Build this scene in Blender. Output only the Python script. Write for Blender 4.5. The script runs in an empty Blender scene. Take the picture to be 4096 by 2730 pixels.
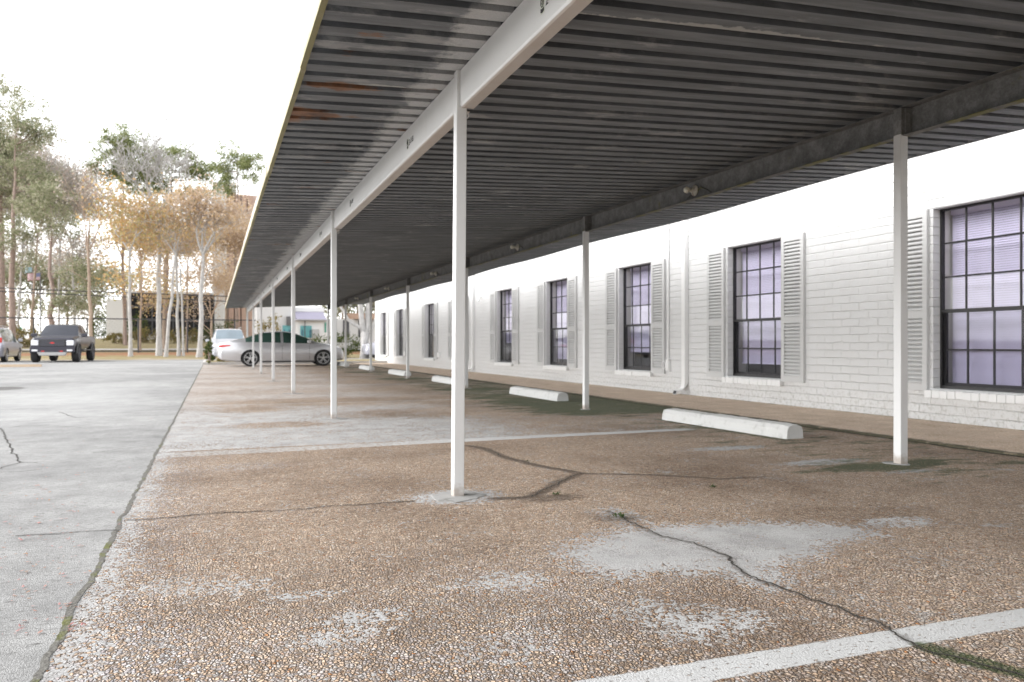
import bpy, bmesh, math, random
import numpy as np
from mathutils import Vector, Matrix
S = bpy.context.scene
C = S.collection
R = math.radians

# ------------------------------------------------------------------ camera
cam = bpy.data.cameras.new("camera"); camo = bpy.data.objects.new("camera", cam); C.objects.link(camo)
cam.sensor_width = 36.0; cam.lens = 28.0; cam.clip_end = 2000; cam.clip_start = 0.02
CH = 0.89; YAW = math.atan(1193 / 3186.0)
camo.location = (0, 0, CH); camo.rotation_euler = (R(90), 0, -YAW)
cam.shift_y = 14 / 4096.0
cam.dof.use_dof = True; cam.dof.focus_distance = 3.1; cam.dof.aperture_fstop = 4.6
S.camera = camo
# ------------------------------------------------------------------ world, sun, exposure
SUN_EL, SUN_AZ = R(36), R(-80)            # azimuth measured from +Y towards +X
w = bpy.data.worlds.new("World"); S.world = w; w.use_nodes = True
wt = w.node_tree; wt.nodes.clear()
sky = wt.nodes.new("ShaderNodeTexSky"); sky.sky_type = 'NISHITA'; sky.sun_disc = False
sky.sun_elevation = SUN_EL; sky.sun_rotation = SUN_AZ; sky.air_density = 1.0; sky.dust_density = 1.0; sky.ozone_density = 1.0
hs = wt.nodes.new("ShaderNodeHueSaturation"); hs.inputs['Saturation'].default_value = 0.06
bg = wt.nodes.new("ShaderNodeBackground"); bg.inputs['Strength'].default_value = 0.15
wo = wt.nodes.new("ShaderNodeOutputWorld")
wt.links.new(sky.outputs[0], hs.inputs['Color']); wt.links.new(hs.outputs[0], bg.inputs[0]); wt.links.new(bg.outputs[0], wo.inputs[0])
sl = bpy.data.lights.new("sun", 'SUN'); sl.energy = 0.5; sl.angle = R(45); sl.color = (1.0, 0.985, 0.965)
so = bpy.data.objects.new("sun", sl); C.objects.link(so)
sd = Vector((math.sin(SUN_AZ) * math.cos(SUN_EL), math.cos(SUN_AZ) * math.cos(SUN_EL), math.sin(SUN_EL)))
so.rotation_euler = (-sd).to_track_quat('-Z', 'Y').to_euler(); so.location = (-10, 0, 30)
S.view_settings.view_transform = 'Standard'; S.view_settings.look = 'None'; S.view_settings.gamma = 1
S.view_settings.exposure = 1.9
S.render.engine = 'CYCLES'
S.cycles.use_denoising = True
S.cycles.max_bounces = 8; S.cycles.transparent_max_bounces = 12
try: S.cycles.denoiser = 'OPENIMAGEDENOISE'
except Exception: pass

# ------------------------------------------------------------------ helpers
FW = np.array([math.sin(YAW), math.cos(YAW)]); RT = np.array([math.cos(YAW), -math.sin(YAW)])
def G(u, v, z=0.0):                       # where on the ground a traced mark lies
    d = (CH - z) * 3186 / (v - 1379.0); a = (u - 2048) / 3186.0
    p = d * FW + a * d * RT
    return float(p[0]), float(p[1])
def at(u, d):                             # ground position at depth d in the direction of column u
    p = d * FW + (u - 2048) / 3186.0 * d * RT
    return float(p[0]), float(p[1])
def zat(v, d): return CH + (1379 - v) * d / 3186.0
def terrain(y):
    return float(np.interp(y, [50, 64, 71, 94, 160], [0, .30, .47, 1.45, 2.0]))

def tag(o, label=None, cat=None, group=None, kind=None):
    if label: o['label'] = label
    if cat: o['category'] = cat
    if group: o['group'] = group
    if kind: o['kind'] = kind
    return o
def empty(name, loc=(0, 0, 0), rz=0.0, label=None, cat=None, group=None):
    o = bpy.data.objects.new(name, None); C.objects.link(o); o.empty_display_size = .3
    o.location = loc; o.rotation_euler = (0, 0, rz)
    return tag(o, label, cat, group)
def copy_tree(o, parent=None):
    c = o.copy(); C.objects.link(c); c.parent = parent
    for ch in list(o.children): copy_tree(ch, c)
    return c
def link_mesh(name, me, mats, parent=None, loc=(0, 0, 0), smooth=False):
    for m in (mats if isinstance(mats, (list, tuple)) else [mats]): me.materials.append(m)
    if smooth: me.polygons.foreach_set('use_smooth', [True] * len(me.polygons))
    o = bpy.data.objects.new(name, me); C.objects.link(o); o.location = loc
    if parent: o.parent = parent
    return o
class MB:
    def __init__(s): s.v = []; s.f = []; s.m = []
    def quadface(s, pts, mi=0):
        n = len(s.v); s.v += [tuple(p) for p in pts]; s.f.append(tuple(range(n, n + len(pts)))); s.m.append(mi); return s
    def box(s, a, b, mi=0):
        x0, y0, z0 = a; x1, y1, z1 = b
        n = len(s.v)
        s.v += [(x0, y0, z0), (x1, y0, z0), (x1, y1, z0), (x0, y1, z0), (x0, y0, z1), (x1, y0, z1), (x1, y1, z1), (x0, y1, z1)]
        for f in ((3, 2, 1, 0), (4, 5, 6, 7), (0, 1, 5, 4), (1, 2, 6, 5), (2, 3, 7, 6), (3, 0, 4, 7)):
            s.f.append(tuple(n + i for i in f)); s.m.append(mi)
        return s
    def loft(s, rings, closed=True, caps=True, mi=0):
        n0 = len(s.v); k = len(rings[0])
        for r in rings: s.v += [tuple(p) for p in r]
        for i in range(len(rings) - 1):
            for j in range(k if closed else k - 1):
                j2 = (j + 1) % k
                s.f.append((n0 + i * k + j, n0 + i * k + j2, n0 + (i + 1) * k + j2, n0 + (i + 1) * k + j)); s.m.append(mi)
        if caps:
            s.f.append(tuple(n0 + j for j in reversed(range(k)))); s.m.append(mi)
            e = n0 + (len(rings) - 1) * k
            s.f.append(tuple(e + j for j in range(k))); s.m.append(mi)
        return s
    def tube(s, pts, rad, sides=8, mi=0, caps=True):
        pts = [Vector(p) for p in pts]
        if not hasattr(rad, '__len__'): rad = [rad] * len(pts)
        rings = []; up = None
        for i, p in enumerate(pts):
            t = (pts[min(i + 1, len(pts) - 1)] - pts[max(i - 1, 0)])
            if t.length < 1e-9: t = Vector((0, 0, 1))
            t.normalize()
            if up is None: up = t.orthogonal().normalized()
            up = (up - t * up.dot(t))
            if up.length < 1e-6: up = t.orthogonal()
            up.normalize(); q = t.cross(up)
            rings.append([p + (up * math.cos(a) + q * math.sin(a)) * rad[i] for a in [2 * math.pi * j / sides for j in range(sides)]])
        return s.loft(rings, True, caps, mi)
    def mesh(s, name):
        me = bpy.data.meshes.new(name); me.from_pydata(s.v, [], s.f); me.update()
        if any(s.m): me.polygons.foreach_set('material_index', s.m)
        return me
    def build(s, name, mats, parent=None, loc=(0, 0, 0), smooth=False, bevel=0):
        me = s.mesh(name)
        if bevel:
            bm = bmesh.new(); bm.from_mesh(me)
            bmesh.ops.bevel(bm, geom=[e for e in bm.edges if e.calc_length() > bevel * 3], offset=bevel, segments=2, affect='EDGES', profile=.5)
            bm.to_mesh(me); bm.free()
        return link_mesh(name, me, mats, parent, loc, smooth)
def np_mesh(name, V, F):
    me = bpy.data.meshes.new(name); V = np.asarray(V, np.float32); F = np.asarray(F, np.int32)
    me.vertices.add(len(V)); me.vertices.foreach_set('co', V.ravel())
    k = F.shape[1]; me.loops.add(F.size); me.loops.foreach_set('vertex_index', F.ravel())
    me.polygons.add(len(F)); me.polygons.foreach_set('loop_start', np.arange(0, F.size, k, dtype=np.int32)); 
    me.update(calc_edges=True); me.validate(); me.shade_flat()
    return me

# ------------------------------------------------------------------ node helper
class M:
    def __init__(s, name):
        s.mat = bpy.data.materials.new(name); s.mat.use_nodes = True
        s.t = s.mat.node_tree; s.t.nodes.clear()
        s.out = s.t.nodes.new('ShaderNodeOutputMaterial')
        s._c = None
    def n(s, typ, ins=None, **props):
        nd = s.t.nodes.new('ShaderNode' + typ)
        for k, v in props.items(): setattr(nd, k, v)
        for k, v in (ins or {}).items():
            so_ = nd.inputs[k]
            if isinstance(v, bpy.types.NodeSocket): s.t.links.new(v, so_)
            else: so_.default_value = v
        return nd
    @property
    def co(s):
        if s._c is None: s._c = s.n('TexCoord').outputs['Object']
        return s._c
    def geo(s): return s.n('NewGeometry')
    def xyz(s, v=None): return s.n('SeparateXYZ', {0: v or s.co}).outputs
    def map(s, scale=(1, 1, 1), loc=(0, 0, 0), rot=(0, 0, 0), v=None): return s.n('Mapping', {'Vector': v or s.co, 'Scale': scale, 'Location': loc, 'Rotation': rot}).outputs[0]
    def noise(s, sc, det=4, v=None, rough=.55, dist=0): return s.n('TexNoise', {'Vector': v or s.co, 'Scale': sc, 'Detail': det, 'Roughness': rough, 'Distortion': dist}).outputs['Fac']
    def vor(s, sc, v=None, feat='F1', rnd=1.0): return s.n('TexVoronoi', {'Vector': v or s.co, 'Scale': sc, 'Randomness': rnd}, feature=feat)
    def m(s, op, a, b=0.0, c=None, clamp=False):
        ins = {0: a, 1: b}
        if c is not None: ins[2] = c
        return s.n('Math', ins, operation=op, use_clamp=clamp).outputs[0]
    def step(s, v, a, b): return s.n('MapRange', {'Value': v, 'From Min': a, 'From Max': b, 'To Min': 0.0, 'To Max': 1.0}, interpolation_type='SMOOTHSTEP').outputs[0]
    def mix(s, f, a, b, blend='MIX'):
        def c4(x): return x if isinstance(x, bpy.types.NodeSocket) else (tuple(x) + (1,) if len(x) == 3 else x)
        return s.n('Mix', {0: f, 6: c4(a), 7: c4(b)}, data_type='RGBA', blend_type=blend).outputs[2]
    def ramp(s, f, stops, interp='LINEAR'):
        nd = s.n('ValToRGB', {0: f}); cr = nd.color_ramp; cr.interpolation = interp
        while len(cr.elements) < len(stops): cr.elements.new(.5)
        for e, (p, c) in zip(cr.elements, stops): e.position = p; e.color = tuple(c) + (1,)
        return nd.outputs[0]
    def bump(s, h, dist, st=1.0, nrm=None):
        ins = {'Height': h, 'Distance': dist, 'Strength': st}
        if nrm is not None: ins['Normal'] = nrm
        return s.n('Bump', ins).outputs[0]
    def pbr(s, col, rough=.8, metal=0.0, nrm=None, spec=.5, **kw):
        ins = {'Base Color': col if isinstance(col, bpy.types.NodeSocket) else tuple(col) + (1,), 'Roughness': rough, 'Metallic': metal, 'Specular IOR Level': spec}
        if nrm is not None: ins['Normal'] = nrm
        ins.update(kw)
        b = s.n('BsdfPrincipled', ins); s.t.links.new(b.outputs[0], s.out.inputs[0]); s.b = b
        return s.mat
def simple(name, col, rough=.7, metal=0.0, var=.12, sc=6.0, bumpd=0.0, bsc=60, spec=.5, **kw):
    k = M(name)
    c = k.mix(k.m('MULTIPLY', k.noise(sc, 5), 1.0), tuple(x * (1 - var) for x in col), tuple(min(1, x * (1 + var)) for x in col))
    nrm = k.bump(k.noise(bsc, 3), bumpd) if bumpd else None
    return k.pbr(c, rough, metal, nrm, spec, **kw)

# ------------------------------------------------------------------ materials
MT = {}
def attr(k, name):
    a = k.n('Attribute', attribute_name=name); return k.n('SeparateColor', {0: a.outputs['Color']}).outputs
def mat_pavement():
    k = M('exposed_aggregate_paving')
    mk = attr(k, 'mask'); mk2 = attr(k, 'mask2')
    wob = k.n('VectorMath', {0: k.co, 1: k.n('VectorMath', {0: k.n('TexNoise', {'Vector': k.co, 'Scale': 30.0}).outputs['Color'], 'Scale': .012}, operation='SCALE').outputs[0]}, operation='ADD').outputs[0]
    st = k.map((1, .8, 0), v=wob)
    e = k.vor(90, st, 'DISTANCE_TO_EDGE').outputs['Distance']
    f1 = k.vor(90, st); rnd = k.n('SeparateColor', {0: f1.outputs['Color']}).outputs
    e2 = k.vor(190, st, 'DISTANCE_TO_EDGE').outputs['Distance']
    big = k.noise(.9, 5); mid = k.noise(4.5, 5, rough=.65); fine = k.noise(140, 3); scuff = k.noise(2.6, 7, rough=.72)
    stone = k.ramp(rnd[0], [(0, (.43, .30, .205)), (.3, (.57, .415, .295)), (.6, (.645, .485, .35)), (.8, (.58, .445, .335)), (.93, (.70, .57, .45)), (1, (.75, .67, .59))])
    stone = k.mix(k.step(rnd[1], .955, .985), stone, (.50, .22, .07))
    lil = k.m('MULTIPLY', k.step(rnd[2], .45, .75), mk2[1])
    stone = k.mix(lil, stone, k.mix(rnd[1], (.48, .43, .45), (.60, .61, .62)))
    stone = k.mix(k.m('MULTIPLY', k.step(fine, .3, .8), .30), stone, (.62, .52, .43))
    stone = k.mix(1.0, stone, k.ramp(mid, [(.3, (.76, .74, .72)), (.7, (1.16, 1.15, 1.14))]), 'MULTIPLY')
    stone = k.mix(1.0, stone, k.ramp(k.noise(.75, 6, rough=.6), [(.34, (.66, .62, .58)), (.5, (1, 1, 1)), (.66, (1.16, 1.16, 1.16))]), 'MULTIPLY')
    clump = k.noise(20, 4, rough=.75)
    exposed = k.step(k.m('ADD', k.m('ADD', k.m('MULTIPLY', mid, .5), k.m('MULTIPLY', clump, .6)), k.m('MULTIPLY', rnd[1], .2)), .48, .80)     # how dark the gaps are: mortar, plus pebble occlusion put into the colour
    gapw = k.m('MULTIPLY', k.m('SUBTRACT', 1.0, k.step(e, .02, .17)), k.m('ADD', .34, k.m('MULTIPLY', exposed, .62)))
    stone = k.mix(1.0, stone, k.ramp(clump, [(.34, (.62, .59, .56)), (.5, (1, 1, 1)), (.64, (1.18, 1.18, 1.18))]), 'MULTIPLY')
    col = k.mix(gapw, stone, (.055, .04, .028))
    # worn smooth concrete
    wn = k.m('ADD', mk[0], k.m('MULTIPLY', k.m('SUBTRACT', scuff, .5), 1.3))
    wn = k.m('ADD', wn, k.m('MULTIPLY', k.m('SUBTRACT', rnd[0], .5), .95)); wn = k.m('ADD', wn, k.m('MULTIPLY', k.m('SUBTRACT', k.noise(11, 5, rough=.7), .5), .6))
    worn = k.step(wn, .36, .66)
    sp = k.m('MULTIPLY', k.step(scuff, .615, .66), k.step(big, .42, .6)); worn = k.m('MAXIMUM', worn, k.m('MULTIPLY', sp, .75))
    conc = k.ramp(k.m('ADD', k.m('MULTIPLY', mid, .6), k.m('MULTIPLY', fine, .4)), [(.28, (.20, .197, .193)), (.5, (.42, .416, .41)), (.72, (.56, .557, .555))])
    conc = k.mix(k.m('MULTIPLY', k.m('SUBTRACT', 1.0, k.step(e2, .0, .10)), .35), conc, (.22, .21, .20))
    conc = k.mix(k.m('MULTIPLY', mk2[2], .5), conc, (.50, .39, .31))
    conc = k.mix(k.m('MULTIPLY', gapw, k.m('ADD', .30, k.m('MULTIPLY', k.step(k.noise(3.2, 5), .42, .62), .45))), conc, (.15, .14, .13))
    col = k.mix(worn, col, conc)
    # painted / trowelled bay line
    ln = k.step(k.m('ADD', mk2[0], k.m('MULTIPLY', k.m('SUBTRACT', k.noise(28, 5, rough=.75), .5), 1.0)), .36, .66)
    chip = k.m('SUBTRACT', 1.0, k.m('MULTIPLY', k.step(k.noise(55, 3, v=k.map((.6, 1.6, 1)), rough=.6), .60, .66), .85))
    ln = k.m('MULTIPLY', ln, chip)
    col = k.mix(ln, col, k.mix(mid, (.40, .40, .395), (.54, .54, .535)))
    # dirt and moss (real stains, traced)
    dirt = k.m('MULTIPLY', k.step(k.m('ADD', mk[1], k.m('MULTIPLY', k.m('SUBTRACT', k.noise(24, 6, rough=.75), .5), 1.7)), .22, 1.0), .90)
    col = k.mix(dirt, col, k.mix(.25, (.05, .034, .022), col))
    ms = k.step(k.m('ADD', mk[2], k.m('MULTIPLY', k.m('SUBTRACT', k.noise(3.0, 8, v=k.map((.6, 1.5, 1)), rough=.75), .5), 2.3)), .36, .74)
    ms = k.m('MULTIPLY', ms, k.m('SUBTRACT', 1.0, k.m('MULTIPLY', k.step(e, .06, .3), .25)))
    col = k.mix(k.m('MULTIPLY', ms, .93), col, k.mix(k.noise(30, 3), (.018, .032, .008), (.075, .105, .028)))
    hgt = k.m('MULTIPLY', k.m('POWER', k.step(e, 0, .30), .6), k.m('SUBTRACT', 1.0, k.m('MULTIPLY', k.m('MAXIMUM', worn, ln), .9)))
    hgt = k.m('ADD', hgt, k.m('MULTIPLY', fine, .25))
    nb = k.bump(hgt, .009, 1.0)
    nb = k.bump(k.noise(2.0, 4), .012, .5, nb)
    return k.pbr(col, k.m('SUBTRACT', .86, k.m('MULTIPLY', big, .12)), 0, nb, .35)
def mat_sidewalk():
    k = M('fine_pebble_sidewalk')
    st = k.map((1, .9, 0)); e = k.vor(95, st, 'DISTANCE_TO_EDGE').outputs['Distance']; rnd = k.n('SeparateColor', {0: k.vor(95, st).outputs['Color']}).outputs
    mid = k.noise(3, 5)
    c = k.ramp(rnd[0], [(0, (.54, .40, .29)), (.5, (.71, .56, .43)), (1, (.78, .68, .57))])
    c = k.mix(k.m('MULTIPLY', k.m('SUBTRACT', 1.0, k.step(e, .02, .14)), .5), c, (.17, .12, .085))
    c = k.mix(1.0, c, k.ramp(mid, [(.3, (.85, .83, .8)), (.7, (1.1, 1.1, 1.1))]), 'MULTIPLY')
    x = k.xyz()[0]
    edge = k.m('MULTIPLY', k.step(k.m('ADD', k.m('SUBTRACT', 6.09, x), k.m('MULTIPLY', k.m('SUBTRACT', k.noise(9, 5), .5), .25)), .0, .1), .9)
    c = k.mix(edge, c, (.03, .035, .018))
    we = k.m('MULTIPLY', k.step(k.m('ADD', k.m('SUBTRACT', x, 7.63), k.m('MULTIPLY', k.m('SUBTRACT', k.noise(7, 5), .5), .22)), .0, .06), .8)
    c = k.mix(we, c, (.08, .07, .04))
    return k.pbr(c, .85, 0, k.bump(k.step(e, 0, .3), .004), .3)
def mat_driveway():
    k = M('old_driveway_concrete')
    mk = attr(k, 'mask')
    fine = k.noise(85, 4, v=k.map((1, 1, 1)), rough=.7); mid = k.noise(3.5, 6, rough=.65); big = k.noise(.35, 5)
    gr = k.vor(130, k.map((1, .7, 0)), 'DISTANCE_TO_EDGE').outputs['Distance']
    c = k.ramp(k.m('ADD', k.m('MULTIPLY', mid, .55), k.m('MULTIPLY', fine, .45)), [(.34, (.165, .163, .16)), (.5, (.34, .338, .334)), (.66, (.47, .467, .463))])
    c = k.mix(1.0, c, k.ramp(big, [(.38, (.82, .82, .82)), (.62, (1.12, 1.12, 1.11))]), 'MULTIPLY')
    pit = k.m('MULTIPLY', k.step(k.noise(34, 6, v=k.map((.5, 1.6, 1)), rough=.8), .52, .64), k.step(mid, .34, .56))
    c = k.mix(k.m('MULTIPLY', pit, .95), c, (.10, .097, .093))
    c = k.mix(k.m('MULTIPLY', k.m('SUBTRACT', 1.0, k.step(gr, 0, .12)), k.m('ADD', .22, k.m('MULTIPLY', k.step(mid, .35, .7), .45))), c, (.14, .135, .13))
    c = k.mix(k.m('MULTIPLY', k.step(k.m('ADD', mk[0], k.m('MULTIPLY', k.m('SUBTRACT', k.noise(3, 6), .5), .8)), .4, .6), .85), c, (.10, .095, .09))
    c = k.mix(k.m('MULTIPLY', mk[1], .7), c, (.56, .56, .555))
    h = k.m('ADD', k.m('MULTIPLY', fine, .6), k.m('MULTIPLY', k.step(gr, 0, .25), .4))
    return k.pbr(c, .9, 0, k.bump(h, .0035, .8), .25)
def mat_brick():
    k = M('white_painted_brick')
    x, y, z = k.xyz()
    jig = k.noise(7, 3)
    v = k.n('CombineXYZ', {0: k.m('ADD', y, k.m('MULTIPLY', k.m('SUBTRACT', k.noise(5, 2), .5), .02)), 1: k.m('ADD', z, k.m('MULTIPLY', k.m('SUBTRACT', jig, .5), .016)), 2: 0.0}).outputs[0]
    br = k.n('TexBrick', {'Vector': v, 'Color1': (1, 1, 1, 1), 'Color2': (.55, .55, .55, 1), 'Mortar': (0, 0, 0, 1), 'Scale': 1.0, 'Mortar Size': .0075, 'Mortar Smooth': .55, 'Bias': 0.0, 'Brick Width': .305, 'Row Height': .1015}, offset=.5)
    fac = br.outputs['Fac']; hb = k.m('SUBTRACT', 1.0, fac)
    n1 = k.noise(22, 6, rough=.65); n2 = k.noise(2.2, 4)
    fz_ = k.m('ABSOLUTE', k.m('SUBTRACT', k.m('FRACT', k.m('DIVIDE', k.m('ADD', z, k.m('MULTIPLY', k.m('SUBTRACT', jig, .5), .016)), .1015)), .5))
    crs = k.m('MULTIPLY', k.step(fz_, .40, .49), k.m('ADD', .45, k.m('MULTIPLY', k.step(k.noise(3.2, 4), .35, .65), .6)))
    vj = k.m('MULTIPLY', fac, k.m('ADD', .22, k.m('MULTIPLY', k.step(k.noise(1.9, 3), .4, .65), .5)))
    hgt = k.m('ADD', k.m('SUBTRACT', 1.0, k.m('MAXIMUM', crs, vj)), k.m('ADD', k.m('MULTIPLY', br.outputs['Color'], .3), k.m('ADD', k.m('MULTIPLY', n1, .75), k.m('MULTIPLY', k.noise(9, 4, rough=.6), .9))))
    nb = k.bump(hgt, .0092, .85)
    c = k.mix(n2, (.61, .61, .609), (.67, .67, .668))
    holes = k.m('MULTIPLY', k.step(fac, .5, .95), k.step(k.noise(9, 5, rough=.7), .62, .70))
    low = k.m('SUBTRACT', 1.0, k.step(z, .05, .5))
    c = k.mix(k.m('MULTIPLY', holes, k.m('ADD', .25, k.m('MULTIPLY', low, .6))), c, (.10, .10, .09))
    hl = k.m('SUBTRACT', 1.0, k.step(k.noise(1.7, 4), .35, .6))
    c = k.mix(k.m('MULTIPLY', k.m('MULTIPLY', k.step(fac, .3, .9), hl), .08), c, (.45, .45, .44))
    c = k.mix(k.m('MULTIPLY', k.m('MULTIPLY', low, k.step(n1, .48, .64)), .5), c, (.34, .33, .29))
    return k.pbr(c, .55, 0, nb, .4)
def mat_deck():
    k = M('weathered_galvanised_deck')
    x, y, z = k.xyz()
    st = k.map((.5, 5, 1)); n = k.noise(2.2, 6, v=st, rough=.65); n2 = k.noise(1.1, 4); g = k.noise(120, 2)
    c = k.ramp(n, [(.25, (.095, .103, .112)), (.5, (.175, .188, .203)), (.75, (.29, .305, .32))])
    c = k.mix(k.m('MULTIPLY', k.step(g, .4, .75), .25), c, (.22, .22, .22))
    # bleached patches and white paint overspray beside the front beam
    bl = k.m('MULTIPLY', k.step(k.m('ADD', k.noise(1.6, 7, v=k.map((1, 2.6, 1)), rough=.7), k.m('MULTIPLY', k.m('SUBTRACT', 1.0, k.step(x, 1.0, 1.6)), .05)), .56, .68), .6)
    c = k.mix(bl, c, (.44, .44, .44))
    ov = k.m('ADD', k.m('SUBTRACT', x, 1.16), k.m('MULTIPLY', k.m('SUBTRACT', k.noise(4.5, 5, rough=.7), .5), .55))
    ovm = k.m('MULTIPLY', k.m('MULTIPLY', k.step(ov, -.04, .06), k.m('SUBTRACT', 1.0, k.step(x, 1.36, 1.37))), .85)
    c = k.mix(ovm, c, k.mix(g, (.40, .40, .40), (.68, .68, .68)))
    rs = k.m('MULTIPLY', k.step(k.noise(1.5, 6, v=k.map((.9, 3.4, 1), (3.1, 1.7, 0)), rough=.6), .635, .68), k.m('SUBTRACT', 1.0, k.step(x, 1.2, 1.9)))
    r2 = k.m('ADD', k.m('ADD', k.m('ABSOLUTE', k.m('SUBTRACT', y, 5.6)), k.m('MULTIPLY', k.m('SUBTRACT', x, .45), .55)), k.m('MULTIPLY', k.noise(6, 4), .35))
    r3 = k.m('ADD', k.m('ADD', k.m('MULTIPLY', k.m('ABSOLUTE', k.m('SUBTRACT', y, 4.93)), 2.2), k.m('MULTIPLY', k.m('ABSOLUTE', k.m('SUBTRACT', x, .72)), .9)), k.m('MULTIPLY', k.noise(7, 4), .4))
    rs = k.m('MAXIMUM', rs, k.m('SUBTRACT', 1.0, k.step(r2, .36, .44))); rs = k.m('MAXIMUM', rs, k.m('SUBTRACT', 1.0, k.step(r3, .34, .42)))
    p1 = k.m('ADD', k.m('ADD', k.m('MULTIPLY', k.m('ABSOLUTE', k.m('SUBTRACT', y, 3.53)), 6.0), k.m('MULTIPLY', k.m('ABSOLUTE', k.m('SUBTRACT', x, 2.6)), .28)), k.m('MULTIPLY', k.noise(9, 5, rough=.7), .8))
    p2 = k.m('ADD', k.m('ADD', k.m('MULTIPLY', k.m('ABSOLUTE', k.m('SUBTRACT', y, 4.86)), 8.0), k.m('MULTIPLY', k.m('ABSOLUTE', k.m('SUBTRACT', x, .98)), 1.3)), k.m('MULTIPLY', k.noise(12, 5, rough=.7), .6))
    c = k.mix(k.m('MULTIPLY', k.m('SUBTRACT', 1.0, k.step(k.m('MINIMUM', p1, k.m('ADD', p2, .12)), .58, .68)), .8), c, (.50, .50, .48))
    c = k.mix(k.m('MULTIPLY', rs, .85), c, k.ramp(k.noise(8, 4), [(.3, (.10, .045, .022)), (.55, (.28, .12, .045)), (.75, (.24, .17, .13))]))
    return k.pbr(c, .62, .25, k.bump(k.m('ADD', k.m('MULTIPLY', g, .3), n), .004), .3)
def mat_white_steel(beam=False):
    k = M('white_painted_steel')
    n = k.noise(3, 5); s_ = k.noise(9, 5, v=k.map((1, 1, .15)))
    c = k.mix(n, (.63, .63, .63), (.69, .69, .685))
    c = k.mix(k.m('MULTIPLY', k.step(s_, .6, .75), .35), c, (.55, .53, .50))
    ch = k.m('MULTIPLY', k.step(k.noise(26, 4, rough=.7), .71, .74), .8)
    c = k.mix(ch, c, (.32, .24, .17))
    zz = k.xyz()[2]; und = k.m('MULTIPLY', k.m('MULTIPLY', k.m('SUBTRACT', 1.0, k.step(zz, 2.277, 2.281)), k.step(zz, 2.25, 2.26)), .55 if beam else 0.0)
    if not beam:
        rz = k.m('MULTIPLY', k.m('SUBTRACT', 1.0, k.step(k.m('ADD', zz, k.m('MULTIPLY', k.m('SUBTRACT', k.noise(18, 5), .5), .12)), .01, .07)), .6); c = k.mix(rz, c, (.25, .17, .11))
    c = k.mix(k.m('MULTIPLY', und, k.m('ADD', .6, k.m('MULTIPLY', s_, .6))), c, (.40, .30, .22))
    return k.pbr(c, .45, 0, k.bump(k.noise(40, 3), .0008), .45)
def mat_dark_steel():
    k = M('mildewed_grey_steel')
    n = k.noise(7, 6, rough=.7); g = k.noise(70, 3)
    c = k.ramp(k.m('ADD', k.m('MULTIPLY', n, .7), k.m('MULTIPLY', g, .3)), [(.3, (.09, .09, .089)), (.5, (.17, .17, .168)), (.72, (.30, .30, .297))])
    ms = k.m('MULTIPLY', k.step(k.noise(2.2, 6, v=k.map((1, 1.5, 1)), rough=.7), .60, .68), k.m('SUBTRACT', 1.0, k.m('MULTIPLY', g, .5)))
    nz = k.n('SeparateXYZ', {0: k.geo().outputs['Normal']}).outputs[2]
    zz = k.xyz()[2]; fl = k.m('MULTIPLY', k.m('SUBTRACT', 1.0, k.step(zz, 2.444, 2.452)), k.step(k.noise(3.5, 6, rough=.7), .46, .58))
    c = k.mix(k.m('MAXIMUM', ms, k.m('MULTIPLY', fl, .85)), c, k.mix(g, (.11, .115, .03), (.24, .22, .08)))
    return k.pbr(c, .75, 0, k.bump(g, .0015), .3)
def mat_fascia():
    k = M('algae_stained_tan_fascia')
    n = k.noise(3.5, 6, rough=.7); z = k.xyz()[2]
    c = k.mix(n, (.38, .32, .24), (.48, .41, .32))
    al = k.step(k.m('ADD', k.m('MULTIPLY', k.m('SUBTRACT', 2.475, z), 9.0), k.m('SUBTRACT', n, .5)), -.05, .35)
    c = k.mix(k.m('MULTIPLY', al, .8), c, (.20, .19, .06))
    c = k.mix(k.step(z, 2.535, 2.54), c, (.74, .73, .71))
    return k.pbr(c, .6, 0, k.bump(k.noise(30, 3), .002))
def mat_concrete(name, base, stain=(.30, .29, .27), lich=.5):
    k = M(name); n = k.noise(6, 6, rough=.7); f = k.noise(60, 4)
    c = k.mix(f, tuple(b * .93 for b in base), tuple(min(1, b * 1.06) for b in base))
    c = k.mix(k.m('MULTIPLY', k.step(n, .5, .72), lich), c, stain)
    c = k.mix(k.m('MULTIPLY', k.step(k.noise(24, 5, rough=.75), .68, .72), .6), c, (.12, .12, .11))
    return k.pbr(c, .85, 0, k.bump(k.m('ADD', f, k.m('MULTIPLY', n, 2.0)), .004), .3)
def mat_leaf(name, cols, trans=.25, rough=.6):
    k = M(name); r = k.geo().outputs['Random Per Island']
    st = [(i / (len(cols) - 1), c) for i, c in enumerate(cols)]
    c = k.ramp(r, st)
    d = k.n('BsdfDiffuse', {'Color': c}); t = k.n('BsdfTranslucent', {'Color': c})
    mx = k.n('MixShader', {0: trans, 1: d.outputs[0], 2: t.outputs[0]})
    k.t.links.new(mx.outputs[0], k.out.inputs[0]); return k.mat
def mat_bark(name, a, b, sc=1.0):
    k = M(name); n = k.noise(5 * sc, 6, v=k.map((2.2, 2.2, .6)), rough=.7)
    c = k.ramp(n, [(.3, a), (.7, b)])
    return k.pbr(c, .9, 0, k.bump(n, .02), .2)
def mat_glass(name, tint=(.9, .92, .95), refl=.10, dark=0.0):
    k = M(name)
    fr = k.m('POWER', k.n('LayerWeight', {'Blend': .5}).outputs['Facing'], 4.0)
    t = k.n('BsdfTransparent', {'Color': tuple(tint) + (1,)}); g = k.n('BsdfGlossy', {'Color': (.9, .9, .9, 1), 'Roughness': .03})
    f = k.m('ADD', k.m('MULTIPLY', fr, .85), refl * .45, clamp=True)
    mx = k.n('MixShader', {0: f, 1: t.outputs[0], 2: g.outputs[0]})
    k.t.links.new(mx.outputs[0], k.out.inputs[0]); return k.mat
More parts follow.
